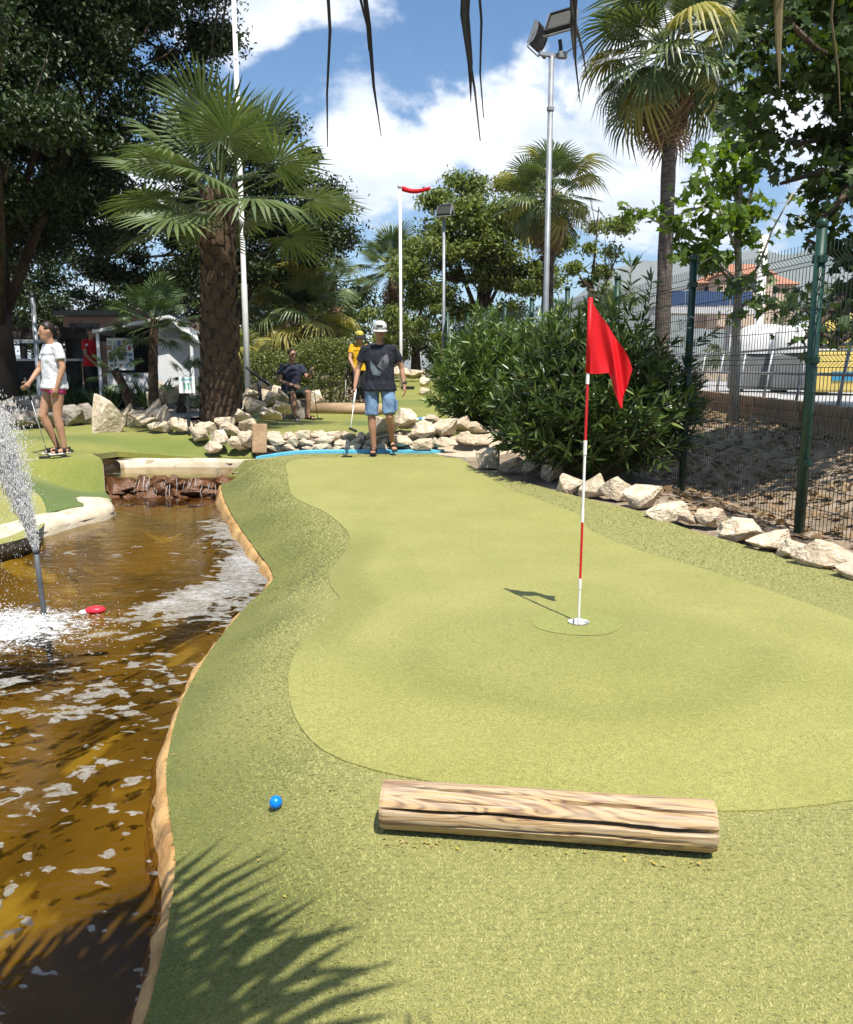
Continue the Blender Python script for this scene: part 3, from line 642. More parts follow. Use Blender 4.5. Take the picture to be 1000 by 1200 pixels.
# ------------------------------------------------------------------ rocks
def rock_me(seed, facets=13, sub=2, rough=.13):
    rng = np.random.default_rng(seed); bm = bmesh.new(); p = unit(rng.normal(size=(facets, 3))) * rng.uniform(.8, 1.05, (facets, 1))
    for v in p: bm.verts.new(v)
    r = bmesh.ops.convex_hull(bm, input=bm.verts[:]); 
    dead = [g for g in r.get('geom_interior', []) if isinstance(g, bmesh.types.BMVert)]
    if dead: bmesh.ops.delete(bm, geom=dead, context='VERTS')
    bmesh.ops.bevel(bm, geom=bm.edges[:], offset=.05, segments=1, affect='EDGES')
    bmesh.ops.triangulate(bm, faces=bm.faces[:])
    long_e = [e for e in bm.edges if e.calc_length() > .45]; bmesh.ops.subdivide_edges(bm, edges=long_e, cuts=1)
    bmesh.ops.triangulate(bm, faces=bm.faces[:])
    for v in bm.verts: v.co *= 1 + rough * mnoise.fractal(v.co * 2.9 + Vector((seed, 0, 0)), 1.0, 2.0, 3)
    lo = [min(v.co[i] for v in bm.verts) for i in range(3)]; hi = [max(v.co[i] for v in bm.verts) for i in range(3)]
    for v in bm.verts: v.co = Vector([(v.co[i] - (lo[i] + hi[i]) / 2) / (hi[i] - lo[i]) for i in range(3)])
    me = bpy.data.meshes.new('rock'); bm.to_mesh(me); bm.free(); return me
ROCKS = [rock_me(s, f) for s, f in ((1, 12), (2, 10), (3, 14), (4, 11), (5, 16), (6, 12), (7, 9), (8, 13))]
for me in ROCKS: me.materials.append(M_rock)
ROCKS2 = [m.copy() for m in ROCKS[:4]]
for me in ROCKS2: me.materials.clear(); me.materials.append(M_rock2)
rrng = random.Random(11)
def rock(x, y, w, d, h, label=None, group=None, z=None, name='rock', sink=.22, parent=None, seed=None, rot=None, grey=False, cat='rock'):
    pool_ = ROCKS2 if grey else ROCKS  # grey picks the copies with shade put into their colour
    me = pool_[(rrng.randrange(len(pool_)) if seed is None else seed % len(pool_))]; o = bpy.data.objects.new(name, me); col.objects.link(o)
    o.scale = (w, d, h); o.location = (x, y, (Hz(x, y) if z is None else z) + h * (.5 - sink)); o.rotation_euler = rot or (rrng.uniform(-.15, .15), rrng.uniform(-.15, .15), rrng.uniform(-.5, .5) + rrng.choice((0, math.pi)))
    if parent: o.parent = parent
    else: tag(o, label, cat, group)
    return o
# border of rocks along the right of the lane: (x, y base of the rock in the photograph, width, height)
for i, (px, py, w, h, lz) in enumerate([(570, 545, 26, 22, .19), (598, 552, 30, 18, .16), (622, 556, 26, 18, .14), (645, 563, 26, 22, .11), (668, 579, 30, 26, .08), (694, 583, 30, 24, .06), (718, 588, 30, 24, .04), (749, 598, 40, 28, .02),
        (783, 616, 46, 24, .0), (806, 618, 24, 14, 0), (832, 620, 34, 20, 0), (868, 634, 50, 22, 0), (903, 645, 52, 22, 0), (938, 655, 50, 26, 0), (970, 666, 60, 28, 0), (1012, 680, 56, 28, 0), (1056, 700, 60, 30, 0), (1105, 716, 60, 30, 0), (1180, 750, 66, 32, 0), (1270, 790, 70, 34, 0)]):
    x, y = G(px, py, lz); s = (y * .985 + .2) / FPX; w *= s * 1.12; h *= s * 1.45 * rrng.uniform(.65, 1.0)
    y += w * .25; x += .03
    ordn = ('first', 'second', 'third', 'fourth', 'fifth', 'sixth', 'seventh', 'eighth', 'ninth', 'tenth', 'eleventh', 'twelfth', 'thirteenth', 'fourteenth', 'fifteenth', 'sixteenth')
    if i < 4: lab, gr = ordn[i] + ' rock from the sandy path in the shaded edging under the oleander', 'edging rocks under the oleander'
    else: lab, gr = ordn[i - 4] + ' sunlit border rock along the lane, counted from the oleander towards the fence post', 'border rocks along the lane'
    rock(x, y, w, w * rrng.uniform(.65, .9), h, lab, gr, seed=i * 3 + 1)
# rocks heaped round the palm, left of the standing block and right of the walking man
def heap(pts, lab, gr, **k):
    for px, py, w, h, yy in pts:
        p = A(px, py, yy); s = yy * 1.0 / FPX; rock(p.x, yy, w * s * 1.05, w * s * .85, h * s * .95, lab, gr, z=p.z, sink=.12, **k)
heap([(235, 515, 24, 18, 12.5), (258, 520, 26, 20, 12.3), (280, 526, 26, 18, 12.2), (250, 530, 22, 16, 12.15), (272, 510, 28, 18, 12.6), (290, 505, 22, 18, 12.7), (262, 502, 24, 18, 12.9), (290, 522, 20, 22, 12.15), (284, 494, 22, 18, 13.1)],
     'angular pale rock in the heap between the pool kerb and the palm', 'heaped rocks by the pool kerb')
heap([(316, 492, 26, 20, 13.6), (300, 484, 26, 22, 13.9), (330, 484, 22, 18, 14.2), (318, 474, 26, 22, 14.6), (296, 470, 24, 18, 14.6), (332, 472, 18, 20, 14.9), (306, 462, 26, 20, 15.0)],
     'angular pale rock in the heap between the palm and the seated man', 'heaped rocks by the seated man')
heap([(188, 505, 28, 14, 12.9), (212, 505, 30, 20, 12.8), (242, 507, 26, 16, 12.8), (160, 492, 20, 14, 13.4), (172, 498, 24, 14, 13.1)],
     'low pale rock in the row at the foot of the palm', 'low rocks at the foot of the palm')
heap([(455, 505, 34, 22, 12.15), (475, 500, 30, 26, 12.2), (498, 512, 32, 24, 12.15), (470, 522, 26, 16, 11.95), (520, 508, 30, 22, 12.3), (540, 505, 28, 20, 12.5), (560, 508, 28, 18, 12.6), (545, 520, 26, 18, 12.1), (522, 524, 24, 14, 11.9), (578, 512, 22, 16, 12.7),
      (495, 526, 24, 14, 11.85), (566, 520, 22, 14, 12.1), (510, 497, 26, 14, 12.6)],
     'rough pale rock in the heap behind the blue strip by the oleander', 'heaped rocks by the blue strip')
p = A(305, 527, 12.1); bm_ = MB(); bm_.box((0, 0, .0), (.21, .16, .42), bev=.018); blk = bm_.build('stone_block', mat('tan_sandstone', (.46, .31, .18), (.36, .23, .13), rough=.9, scale=6, bump=.6, bscale=20), None, False, (p.x, 12.1, p.z + .17)); blk.rotation_euler = (R(-4), R(2), .15)
tag(blk, 'upright tan stone block at the left end of the dry-stone wall', 'stone block')
# standing stone and stones on the lawn
p = A(131, 512, 13.0); o = rock(p.x, 13.0, .55, .34, .72, 'tall pointed standing stone with a sunlit face on the lawn', 'standing stone', z=p.z, sink=.1, seed=6, rot=(.0, .12, .35))
for px, py, w, h, yy in ((148, 498, 22, 22, 13.8), (163, 500, 22, 20, 13.7), (178, 500, 24, 30, 13.5), (190, 503, 18, 28, 13.3)):
    p = A(px, py, yy); s = yy / FPX; rock(p.x, yy, w * s * 1.2, w * s, h * s * 1.2, 'slab-like stone in the short row behind the standing stone', 'row of slabs on the lawn', z=p.z, sink=.1)
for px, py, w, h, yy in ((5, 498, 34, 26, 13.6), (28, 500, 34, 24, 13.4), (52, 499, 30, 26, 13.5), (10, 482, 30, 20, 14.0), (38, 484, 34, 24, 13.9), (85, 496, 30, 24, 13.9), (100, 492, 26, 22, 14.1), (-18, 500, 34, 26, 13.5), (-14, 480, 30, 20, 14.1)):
    p = A(px, py, yy); s = yy / FPX; rock(p.x, yy, w * s * 1.1, w * s, h * s * 1.05, 'boulder in the shaded bank behind the woman', 'shaded boulders behind the woman', z=p.z, sink=.15, grey=True)
for px, py, w, h, yy in ((205, 472, 26, 16, 16.5), (228, 474, 26, 14, 16.5), (185, 473, 22, 20, 16.5), (250, 473, 20, 14, 16.5), (262, 468, 20, 16, 16.6)):
    p = A(px, py, yy); s = yy / FPX; rock(p.x, yy, w * s * 1.2, w * s, h * s * 1.4, 'pale edging stone between the lawn and the kiosk', 'edging stones by the kiosk', z=p.z, sink=.1)
for px, py, w, h, yy in ((498, 453, 14, 10, 21), (500, 463, 12, 8, 19.5), (470, 441, 22, 10, 25), (486, 442, 16, 8, 25)):
    p = A(px, py, yy); s = yy / FPX; rock(p.x, yy, w * s * 1.2, w * s, h * s * 1.3, 'small rock at the edge of the far green strip', 'rocks on the far green', z=p.z, sink=.1)
for px, py, w, yy in ((350, 470, 30, 17.2), (372, 472, 26, 17.2), (325, 466, 26, 17.0)):
    p = A(px, py, yy); s = yy / FPX; rock(p.x, yy, w * s, w * s * .8, w * s * .7, 'pale rock at the foot of the clipped hedge', 'rocks under the hedge', z=p.z, sink=.2)

# dry-stone wall: every stone a part
dw = empty('dry_stone_wall', (-1.6, 12.1, .2), 0, 'low dry-stone retaining wall of pale rubble behind the walking man', 'stone wall')
zt = .0
for c in range(3):
    x = -2.42 + rrng.uniform(0, .08)
    while x < .05:
        w = rrng.uniform(.14, .30); h = rrng.uniform(.095, .125)
        o = rock(x + w / 2 + 1.6, rrng.uniform(-.03, .03) + .045 * c, w * 1.12, .24, h * 1.22, z=zt + .012 * rrng.uniform(-1, 1), name='stone', sink=.0, parent=dw, rot=(rrng.uniform(-.1, .1), rrng.uniform(-.22, .22), rrng.choice((0, math.pi)) + rrng.uniform(-.1, .1)))
        x += w * .96
    zt += .088
bkf = MB(); bkf.box((.38, .16, .06), (2.6, .2, .3)).build('backfill', M_earth, dw)
# painted kerb
M_blue = mat('sky_blue_paint', (.14, .50, .66), (.11, .42, .57), rough=.55, scale=9, speck=((.35, .55, .60), 14, .66))
kb = smooth_line([(-2.44, 11.78), (-1.2, 11.80), (-.4, 11.82), (.02, 11.74), (.26, 11.98), (.02, 11.98), (-.4, 11.98), (-1.2, 11.96), (-2.4, 11.92)], .1, True)
kerb = sheet('painted_kerb', kb, .1, M_blue, dz=.028, skirt=.06); tag(kerb, 'strip of light blue painted kerb along the back of the lane', 'kerb')

# cascade of brown stones between the two pools
M_brown = mat('wet_brown_stone', (.20, .085, .035), (.07, .03, .014), rough=.3, scale=8, bump=.8, bscale=14, bdist=.02, spec=.6, speck=((.30, .20, .10), 12, .6))
cas = empty('cascade', (-3.38, 10.6, WATER - .1), 0, 'low cascade of wet brown stones between the upper pool and the pond', 'cascade')
RB_ = [m.copy() for m in ROCKS[:5]]
for m_ in RB_: m_.materials.clear(); m_.materials.append(M_brown)
for c in range(3):
    x = -.78 + rrng.uniform(0, .08)
    while x < .76:
        w = rrng.uniform(.09, .30); o = bpy.data.objects.new('stone', RB_[rrng.randrange(5)]); col.objects.link(o); o.parent = cas
        hs_ = rrng.uniform(.10, .21); o.scale = (w * 1.25, .24, hs_); o.location = (x + w / 2, .10 * c - .08 + rrng.uniform(-.07, .05), .06 + .10 * c + rrng.uniform(-.03, .02)); o.rotation_euler = (rrng.uniform(-.5, .5), rrng.uniform(-.45, .45), rrng.uniform(-.6, .6)); x += w * .95
MB().box((0, .22, .10), (1.8, .18, .42)).build('backing', M_brown, cas)
M_fall = bpy.data.materials.new('falling_water'); M_fall.use_nodes = True
def fall_mat(m, op=.35):
    N, L = m.node_tree.nodes, m.node_tree.links; b = N['Principled BSDF']; b.inputs['Base Color'].default_value = (.80, .80, .80, 1); b.inputs['Roughness'].default_value = .12; b.inputs['Specular IOR Level'].default_value = .6
    t = N.new('ShaderNodeBsdfTransparent'); ms = N.new('ShaderNodeMixShader'); ms.inputs[0].default_value = op; L.new(t.outputs[0], ms.inputs[1]); L.new(b.outputs[0], ms.inputs[2]); L.new(ms.outputs[0], N['Material Output'].inputs['Surface'])
fall_mat(M_fall, .28)
fw = MB()
for i in range(26):
    x = rrng.uniform(-.72, .72); y = -.10 + rrng.uniform(-.04, .06); w = rrng.uniform(.002, .006); z1 = .36 - rrng.uniform(0, .12); z0_ = z1 - rrng.uniform(.08, .22)
    fw.tube([(x, y + .06, z1), (x + rrng.uniform(-.02, .02), y, (z1 + z0_) / 2), (x + rrng.uniform(-.02, .02), y - .03, z0_)], [w, w * .8, w * .5], 5)
tag(fw.build('trickles', M_fall, cas, True), kind='stuff')
# ------------------------------------------------------------------ palms
M_frond = leaf_mat('palm_frond', (.065, .10, .034), (.145, .185, .068), rough=.38, trans=.22, spec=.45)
M_frondy = leaf_mat('yellowing_frond', (.20, .21, .05), (.38, .32, .09), rough=.5, trans=.25)
M_frondd = leaf_mat('dead_frond', (.16, .10, .05), (.30, .21, .12), rough=.8, trans=.12, spec=.1, tcol=(1.2, 1.0, .7))
M_frondn = leaf_mat('dry_hanging_leaf', (.17, .13, .07), (.24, .20, .10), rough=.7, trans=.2)
M_trunk = mat('palm_trunk', (.11, .072, .046), (.04, .026, .018), rough=.95, scale=9, bump=1.0, bscale=24, bdist=.03)  # brown darkened to carry the shade cast by the crown
M_bark = mat('bark', (.10, .075, .055), (.04, .03, .022), rough=.95, scale=5, bump=1.0, bscale=16, bdist=.03, stretch=(1, 1, .3))
M_palebark = mat('pale_plane_bark', (.46, .42, .35), (.26, .23, .17), rough=.9, scale=4, bump=.5, bscale=12)
def fan_me(name, seed, Rr=.8, L=.9, nseg=34, arc=290, split=.52, droop=.25, tip=.25, m=None, wpet=.016):
    """a fan leaf: petiole along +Y, then pleated segments free towards their tips"""
    rng = random.Random(seed); V, F = [], []
    def q(v): V.append(v); return len(V) - 1
    pet = MB().tube([(0, 0, 0), (0, L * .35, .05 * L), (0, L * .7, .06 * L), (0, L, .02 * L)], [(wpet * 1.6, wpet), (wpet, wpet * .7), (wpet * .8, wpet * .6), (wpet * .7, wpet * .5)], 5, ax=(1, 0, 0))
    V += [tuple(v) for v in pet.V]; F += pet.F
    da = R(arc) / nseg
    for i in range(nseg):
        a = -R(arc) / 2 + (i + .5) * da; c = math.cos(a)
        ln = Rr * (.80 + .20 * c) * rng.uniform(.93, 1.05); dr = tip * rng.uniform(.5, 1.6); tw = rng.uniform(-.06, .06)
        def pt(r, b, up):
            t = r / Rr; ang = a + b + tw * t * t
            x, y = math.sin(ang) * r, math.cos(ang) * r
            z = .06 * L * .3 - droop * Rr * t * t * (.55 + .45 * abs(math.sin(a))) + up
            if t > split: k = (t - split) / (1 - split); z -= dr * Rr * k * k
            return (x, L + y * (1 - .12 * t), z)
        r0, r1, r2 = .03, split * Rr * .96, (split + (1 - split) * .55) * Rr * min(1, ln / Rr)
        h = .5 * da; up1 = r1 * h * .55
        A0 = q(pt(r0, 0, 0)); l1, m1, n1 = q(pt(r1, -h * .98, -up1 * .5)), q(pt(r1, 0, up1 * .6)), q(pt(r1, h * .98, -up1 * .5))
        l2, m2, n2 = q(pt(r2, -h * .55, -up1 * .2)), q(pt(r2, 0, up1 * .3)), q(pt(r2, h * .55, -up1 * .2)); T = q(pt(ln, 0, 0))
        F += [(A0, l1, m1), (A0, m1, n1), (l1, l2, m2, m1), (m1, m2, n2, n1), (l2, T, m2), (m2, T, n2)]
    me = mesh(name, V, F); me.materials.append(m); return me
def orient(d, roll=0.0, bend=0.0):
    d = Vector(d).normalized(); x = d.cross(Vector((0, 0, 1)))
    if x.length < 1e-3: x = Vector((1, 0, 0))
    x.normalize(); z = x.cross(d)
    return (Matrix((x, d, z)).transposed() @ Matrix.Rotation(roll, 3, 'Y')).to_euler()
def palm(name, base, h, r0, r1, label, meshes, n=26, size=1.0, skirt=None, nsk=0, lean=(0, 0), trunk_m=None, boots=None, el=(82, -35), group=None, seed=1, sky_m=None, cr=.12, cat='palm tree', rz=0):
    rng = random.Random(seed); e = empty(name, base, 0, label, cat, group)
    top = Vector((lean[0], lean[1], h)); t = MB(); k = 14; pts = []
    for i in range(k + 1):
        f = i / k; pts.append(Vector((lean[0] * f * f, lean[1] * f * f, -.15 + (h + .1 + .15) * f)))
    rad = [(r0 + (r1 - r0) * (i / k) ** .6) * (1.18 if i == 0 else 1) * (1 + .05 * math.sin(i * 2.3)) for i in range(k + 1)]
    t.tube(pts, rad, 18).build('trunk', trunk_m or M_trunk, e, True)
    if boots:
        nb_, sz = boots
        bme = MB(); bme.add([(-.5, 0, -.5), (.5, 0, -.5), (.62, -.16, .1), (.22, -.34, .62), (-.22, -.34, .62), (-.62, -.16, .1), (0, .3, 0), (0, -.26, -.1)], [(0, 1, 7), (1, 2, 7), (2, 3, 7), (3, 4, 7), (4, 5, 7), (5, 0, 7), (2, 1, 6), (3, 2, 6), (4, 3, 6), (5, 4, 6), (0, 5, 6), (1, 0, 6)])
        bm_ = bme.me('leaf_base'); bm_.materials.append(M_boot)
        for i in range(nb_):
            f = (i + .5) / nb_; a = i * 2.39996; j = f * k; i0 = min(int(j), k - 1); p = pts[i0].lerp(pts[i0 + 1], j - i0); rr = rad[i0] * (1 - (j - i0)) + rad[i0 + 1] * (j - i0)
            o = bpy.data.objects.new('leaf_base', bm_); col.objects.link(o); o.parent = e; s = sz * rng.uniform(.85, 1.2)
            o.location = p + Vector((math.sin(a) * rr * .97, -math.cos(a) * rr * .97, 0)); o.rotation_euler = (rng.uniform(-.3, .1), rng.uniform(-.2, .2), a); o.scale = (s, s * 1.1, s * 1.25)
    def fr(me, a, el_, s, nm='frond'):
        o = bpy.data.objects.new(nm, me); col.objects.link(o); o.parent = e
        d = Vector((math.sin(a) * math.cos(el_), math.cos(a) * math.cos(el_), math.sin(el_)))
        o.location = top + Vector((d.x * cr, d.y * cr, -.05 + .10 * math.sin(el_))); o.rotation_euler = orient(d, rng.uniform(-.35, .35)); o.scale = (s,) * 3
        return o
    for i in range(n):
        f = (i + .5) / n; fr(meshes[i % len(meshes)], i * 2.39996 + rz, R(el[0] + (el[1] - el[0]) * f ** .85) + rng.uniform(-.12, .12), size * rng.uniform(.88, 1.08))
    for i in range(nsk):
        f = i / max(1, nsk); o = fr(skirt[i % len(skirt)], i * 2.39996, R(-48 - 36 * f), size * rng.uniform(.5, .72), 'dead_frond'); o.location.z -= .25 + .55 * f * size
    return e
M_greytrunk = mat('grey_palm_trunk', (.17, .14, .115), (.07, .058, .048), rough=.95, scale=6, bump=1.0, bscale=14, bdist=.03, stretch=(1, 1, 3))
M_boot = mat('palm_boot', (.15, .10, .062), (.055, .036, .022), rough=.95, scale=14, bump=.8, bscale=30)
FANS = [fan_me('frond', s, .86, .80, 38, 300, .36, dr, tp, M_frond) for s, dr, tp in ((1, .05, .06), (2, .16, .18), (3, -.05, .08), (4, .28, .35))]
FANS += [fan_me('frond', s, .86, .95, 30, 250, .30, dr, tp, M_frond) for s, dr, tp in ((5, -.02, .12), (6, .08, .04))]
FANY = [fan_me('frond', s, .8, .9, 32, 280, .5, .35, .6, M_frondy) for s in (11,)]
FAND = [fan_me('dead_frond', s, .85, .7, 26, 230, .35, .45, .8, M_frondd) for s in (21, 22)]
# the big fan palm behind the heap of rocks
bz = Hz(-3.2, 13.4)
palm('fan_palm', (-3.3, 13.4, bz), 3.55, .36, .24, 'stout fan palm with rough leaf-base trunk rising from the rocks', [FANS[0], FANS[2], FANS[1], FANS[4], FANS[5]], 27, 1.2, FAND, 0, (.1, .0), boots=(190, .125), el=(88, -28), seed=3, cr=.2)
# dwarf fan palm in front of the kiosk
M_dwarf = leaf_mat('dwarf_frond', (.035, .07, .022), (.09, .14, .05), rough=.4, trans=.15)
FANW = [fan_me('frond', s, .5, .55, 26, 250, .35, dr, .15, M_dwarf, .01) for s, dr in ((31, .05), (32, .15), (33, .0))]
dwz = Hz(-5.3, 16.2)
for q, (dx, dy, h, ln, lab) in enumerate(((0, 0, 1.7, (.1, 0), 'dark dwarf fan palm with a slender stem standing before the white kiosk'), (-.55, .3, .75, (-.25, -.1), 'shorter dwarf fan palm hugging the taller dark one before the kiosk'),
                                        (.45, .25, .6, (.2, 0), 'low dwarf fan palm with a curving stem beside the white kiosk wall'))):
    palm('dwarf_fan_palm', (-5.3 + dx, 16.2 + dy, dwz), h, .11, .08, lab, FANW, 22 if q == 0 else 10, 1.0 if q == 0 else .6, FAND, 0, ln, el=(80, -30), seed=40 + q, cr=.06)
# tall skirted palm beyond the fence
palm('tall_palm', (5.72, 20.5, .75), 7.9, .21, .15, 'tall palm with a brown skirt of dead leaves beyond the fence', [FANS[1], FANS[3], FANS[0], FANS[3]] + [FANS[1], FANY[0]], 42, 1.4, FAND, 20, (-.1, 0), trunk_m=M_greytrunk, el=(80, -58), seed=7, cr=.22)
# skirted palm among the trees behind the lamp post
palm('tall_palm', (3.44, 24.2, 1.0), 5.25, .21, .14, 'skirted palm with yellowing lower leaves behind the floodlight post', [FANS[1], FANS[3], FANY[0], FANS[0]], 34, .98, FAND, 14, (0, 0), el=(80, -60), seed=8, cr=.2)
# palms behind the hedge
palm('fan_palm', (-3.6, 24, .95), 2.0, .20, .16, 'yellow-green fan palm arching over the clipped hedge', [FANS[1], FANY[0], FANS[3]], 30, 1.15, FAND, 4, (0, 0), el=(80, -40), seed=9)
palm('fan_palm', (-1.3, 33, 1.2), 4.1, .2, .15, 'slim fan palm beside the white pole with the red streamer', [FANS[0], FANS[1]], 24, 1.15, FAND, 6, (0, 0), el=(85, -40), seed=10)
palm('fan_palm', (-2.95, 27, 1.1), 2.9, .16, .12, 'thin-stemmed fan palm with sparse crown behind the yellow-shirted person', [FANS[0], FANS[3]], 11, .75, FAND, 5, (0, 0), el=(85, -20), seed=12)
palm('fan_palm', (-4.6, 20.6, .8), .55, .18, .15, 'low bushy fan palm between the hedge and the white mast', [FANS[0], FANY[0]], 18, .72, FAND, 0, (0, 0), el=(85, 0), seed=13)
# the palm the photographer stands under: its leaf tips hang into view
M_hang = leaf_mat('shaded_leaf_strip', (.050, .046, .042), (.085, .078, .068), rough=.8, trans=.15, spec=.1)  # shade on the strips is put into this dark grey-brown colour
FANN = [fan_me('frond', s, .72, .9, 22, 190, .42, dr, tp, M_frond, .014) for s, dr, tp in ((51, .2, .25), (52, .3, .35))]
NP = (-1.12, -.75, 2.5)
np_ = palm('fan_palm', (NP[0], NP[1] - .2, Hz(NP[0], NP[1])), 2.45, .24, .2, 'fan palm whose dry leaf tips hang over the foreground', FANN, 0, 1.0, FAND, 0, (0, .2), boots=(70, .12), seed=14)
def near_frond(target, root=(NP[0], NP[1] + .15, 2.42), roll=0., s=1., me=0):
    o = bpy.data.objects.new('frond', FANN[me]); col.objects.link(o); o.parent = np_
    d = Vector(target) - Vector(root); o.rotation_euler = orient(d, roll); o.scale = (s, s * d.length / .9, s); o.location = Vector(root) - Vector(np_.location)
    return o
for tgt, roll, s, me in (((-.36, .88, 2.36), .1, .78, 0), ((-.18, .62, 2.36), .1, .80, 1), ((-.60, .80, 2.5), -.2, .8, 1), ((-.82, .55, 2.45), .1, .9, 0), ((-1.12, .40, 2.6), .3, .95, 1), ((-.05, .40, 2.4), .3, .8, 0), ((-.95, .2, 2.75), .2, .95, 0), ((-1.5, .1, 2.75), 0, .95, 1), ((-1.0, .1, 3.0), 0, .9, 0), ((-1.9, -.4, 2.7), 0, .9, 1),
                         ((-2.0, -1.0, 2.9), 0, .9, 0), ((-1.4, -1.8, 2.7), 0, .9, 1), ((-.6, -1.7, 2.9), 0, .9, 0), ((-1.1, -.9, 3.5), .4, .9, 1), ((-.2, -1.2, 2.8), 0, .8, 0)):
    near_frond(tgt, roll=roll, s=s, me=me)
# strips hanging close above the lens from drier leaves
def hang(strips, M_, root):
    """one dry leaf: stalk and blade above the frame, with torn strips hanging into view"""
    mb = MB(); st = Vector((NP[0], NP[1] + .15, 2.42)); hub = Vector(root)
    for px, py1, w0, Y, dx in strips:
        p = A(px, py1, Y); q = A(px - dx, -40, Y); w = w0 * Y / FPX * .6
        pts = [hub, hub.lerp(q, .6) + Vector((0, .02, .05)), q + Vector((0, -.01, .03)), q.lerp(p, .35) + Vector((.004 * math.sin(px), 0, 0)), q.lerp(p, .7), p]
        side = Vector((math.cos(px * .7), math.sin(px * .7) * .5 + .2, 0)).normalized()
        mb.tube(pts, [(w * .5, .0008), (w, .001), (w, .001), (w * .85, .0008), (w * .5, .0006), (w * .06, .0004)], 6, ax=side)
    mb.tube([st, st.lerp(hub, .5) + Vector((0, 0, .08)), hub], [.012, .009, .005], 6)
    o = mb.build('dry_frond', M_, None, False); o.parent = np_; o.matrix_parent_inverse = Matrix.Translation(-np_.location)
    return o
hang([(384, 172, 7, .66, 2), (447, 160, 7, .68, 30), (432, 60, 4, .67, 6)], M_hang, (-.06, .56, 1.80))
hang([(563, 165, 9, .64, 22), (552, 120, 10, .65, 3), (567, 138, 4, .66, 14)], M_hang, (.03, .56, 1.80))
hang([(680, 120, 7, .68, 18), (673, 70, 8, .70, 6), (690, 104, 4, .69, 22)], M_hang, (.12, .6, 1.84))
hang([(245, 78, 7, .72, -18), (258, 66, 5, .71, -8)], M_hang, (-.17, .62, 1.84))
hang([(914, 104, 9, .75, 4), (985, 130, 7, .75, 8)], M_frondn, (.32, .66, 1.86))

# ------------------------------------------------------------------ trees with leafy crowns
def crown_np(rng, lobes, leaf, per_m3, clump=.45, T=LEAF_T, F=LEAF_F, aspect=.5, up=.5, hollow=.35, droop=.2):
    """lobes: (centre, radii, density factor). Leaves gather in clumps, mostly towards the outside of each lobe."""
    Ps = []
    for c, r, den in lobes:
        c = np.array(c); r = np.array(r, dtype=float); vol = 4.19 * r.prod(); nc = max(5, int(vol * den * 2.6 / clump ** 2 * .16))
        d = unit(rng.normal(size=(nc, 3))); rad = rng.uniform(hollow ** 3, 1, nc) ** (1 / 3) * (1 + .16 * np.sin(d[:, 0] * 5 + c[0]) * np.cos(d[:, 2] * 6 + d[:, 1] * 4 + c[1]))
        cc = c + d * r * rad[:, None]; nl = max(4, int(per_m3 * vol * den / nc)); cs = clump * rng.uniform(.5, 1.25, nc)
        p = rng.normal(size=(nc, nl, 3)) * .42; p[:, :, 2] *= .65
        Ps.append((cc[:, None] + p * cs[:, None, None]).reshape(-1, 3))
    P = np.vstack(Ps); n = len(P); X, Y, Z = frames(rng, n, up, droop); L = leaf * rng.uniform(.65, 1.25, n)
    return stamp(T, F, P, X, Y, Z, np.c_[L * aspect, L, L])
def tree(name, base, trunk, lobes, leaf, per, m, label, r=.25, bark=None, group=None, seed=1, limbs=True, cat='tree', **k):
    rng = np.random.default_rng(seed); e = empty(name, base, 0, label, cat, group); rr = random.Random(seed)
    t = MB(); fork = Vector(trunk[-1]); pts = [Vector((0, 0, -.2))] + [Vector(p) for p in trunk]; nn = len(pts)
    t.tube(pts, [r * (1.3 if i == 0 else 1 - .45 * i / nn) for i in range(nn)], 12)
    if limbs:
        for c, rd, den in lobes:
            c = Vector(c); st = pts[-1 - rr.randrange(min(2, nn - 1))]
            mid = st.lerp(c, .5) + Vector((rr.uniform(-.2, .2), rr.uniform(-.2, .2), rr.uniform(-.1, .3))); t.tube([st, mid, c], [r * .42, r * .26, r * .1], 7)
            for q in range(5):
                d = Vector([rr.gauss(0, 1) for _ in range(3)]).normalized(); en = c + Vector((d.x * rd[0], d.y * rd[1], d.z * rd[2])) * .85
                t.tube([mid.lerp(c, rr.uniform(.3, 1)), mid.lerp(en, .6), en], [r * .14, r * .08, r * .02], 5)
    t.build('trunk', bark or M_bark, e, True)
    V, F = crown_np(rng, lobes, leaf, per, **k); o = link('crown', np_mesh('crown', V, F), e, m); tag(o, kind='stuff')
    return e
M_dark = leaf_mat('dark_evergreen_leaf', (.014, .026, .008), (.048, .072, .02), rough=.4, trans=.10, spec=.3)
M_mid = leaf_mat('broad_green_leaf', (.05, .085, .02), (.13, .17, .045), rough=.42, trans=.22)
M_light = leaf_mat('bright_green_leaf', (.10, .145, .03), (.22, .26, .07), rough=.42, trans=.28)
M_midl = leaf_mat('sunny_green_leaf', (.10, .14, .034), (.23, .265, .075), rough=.42, trans=.3)
M_olive = leaf_mat('olive_leaf', (.10, .12, .06), (.17, .18, .09), rough=.5, trans=.15)
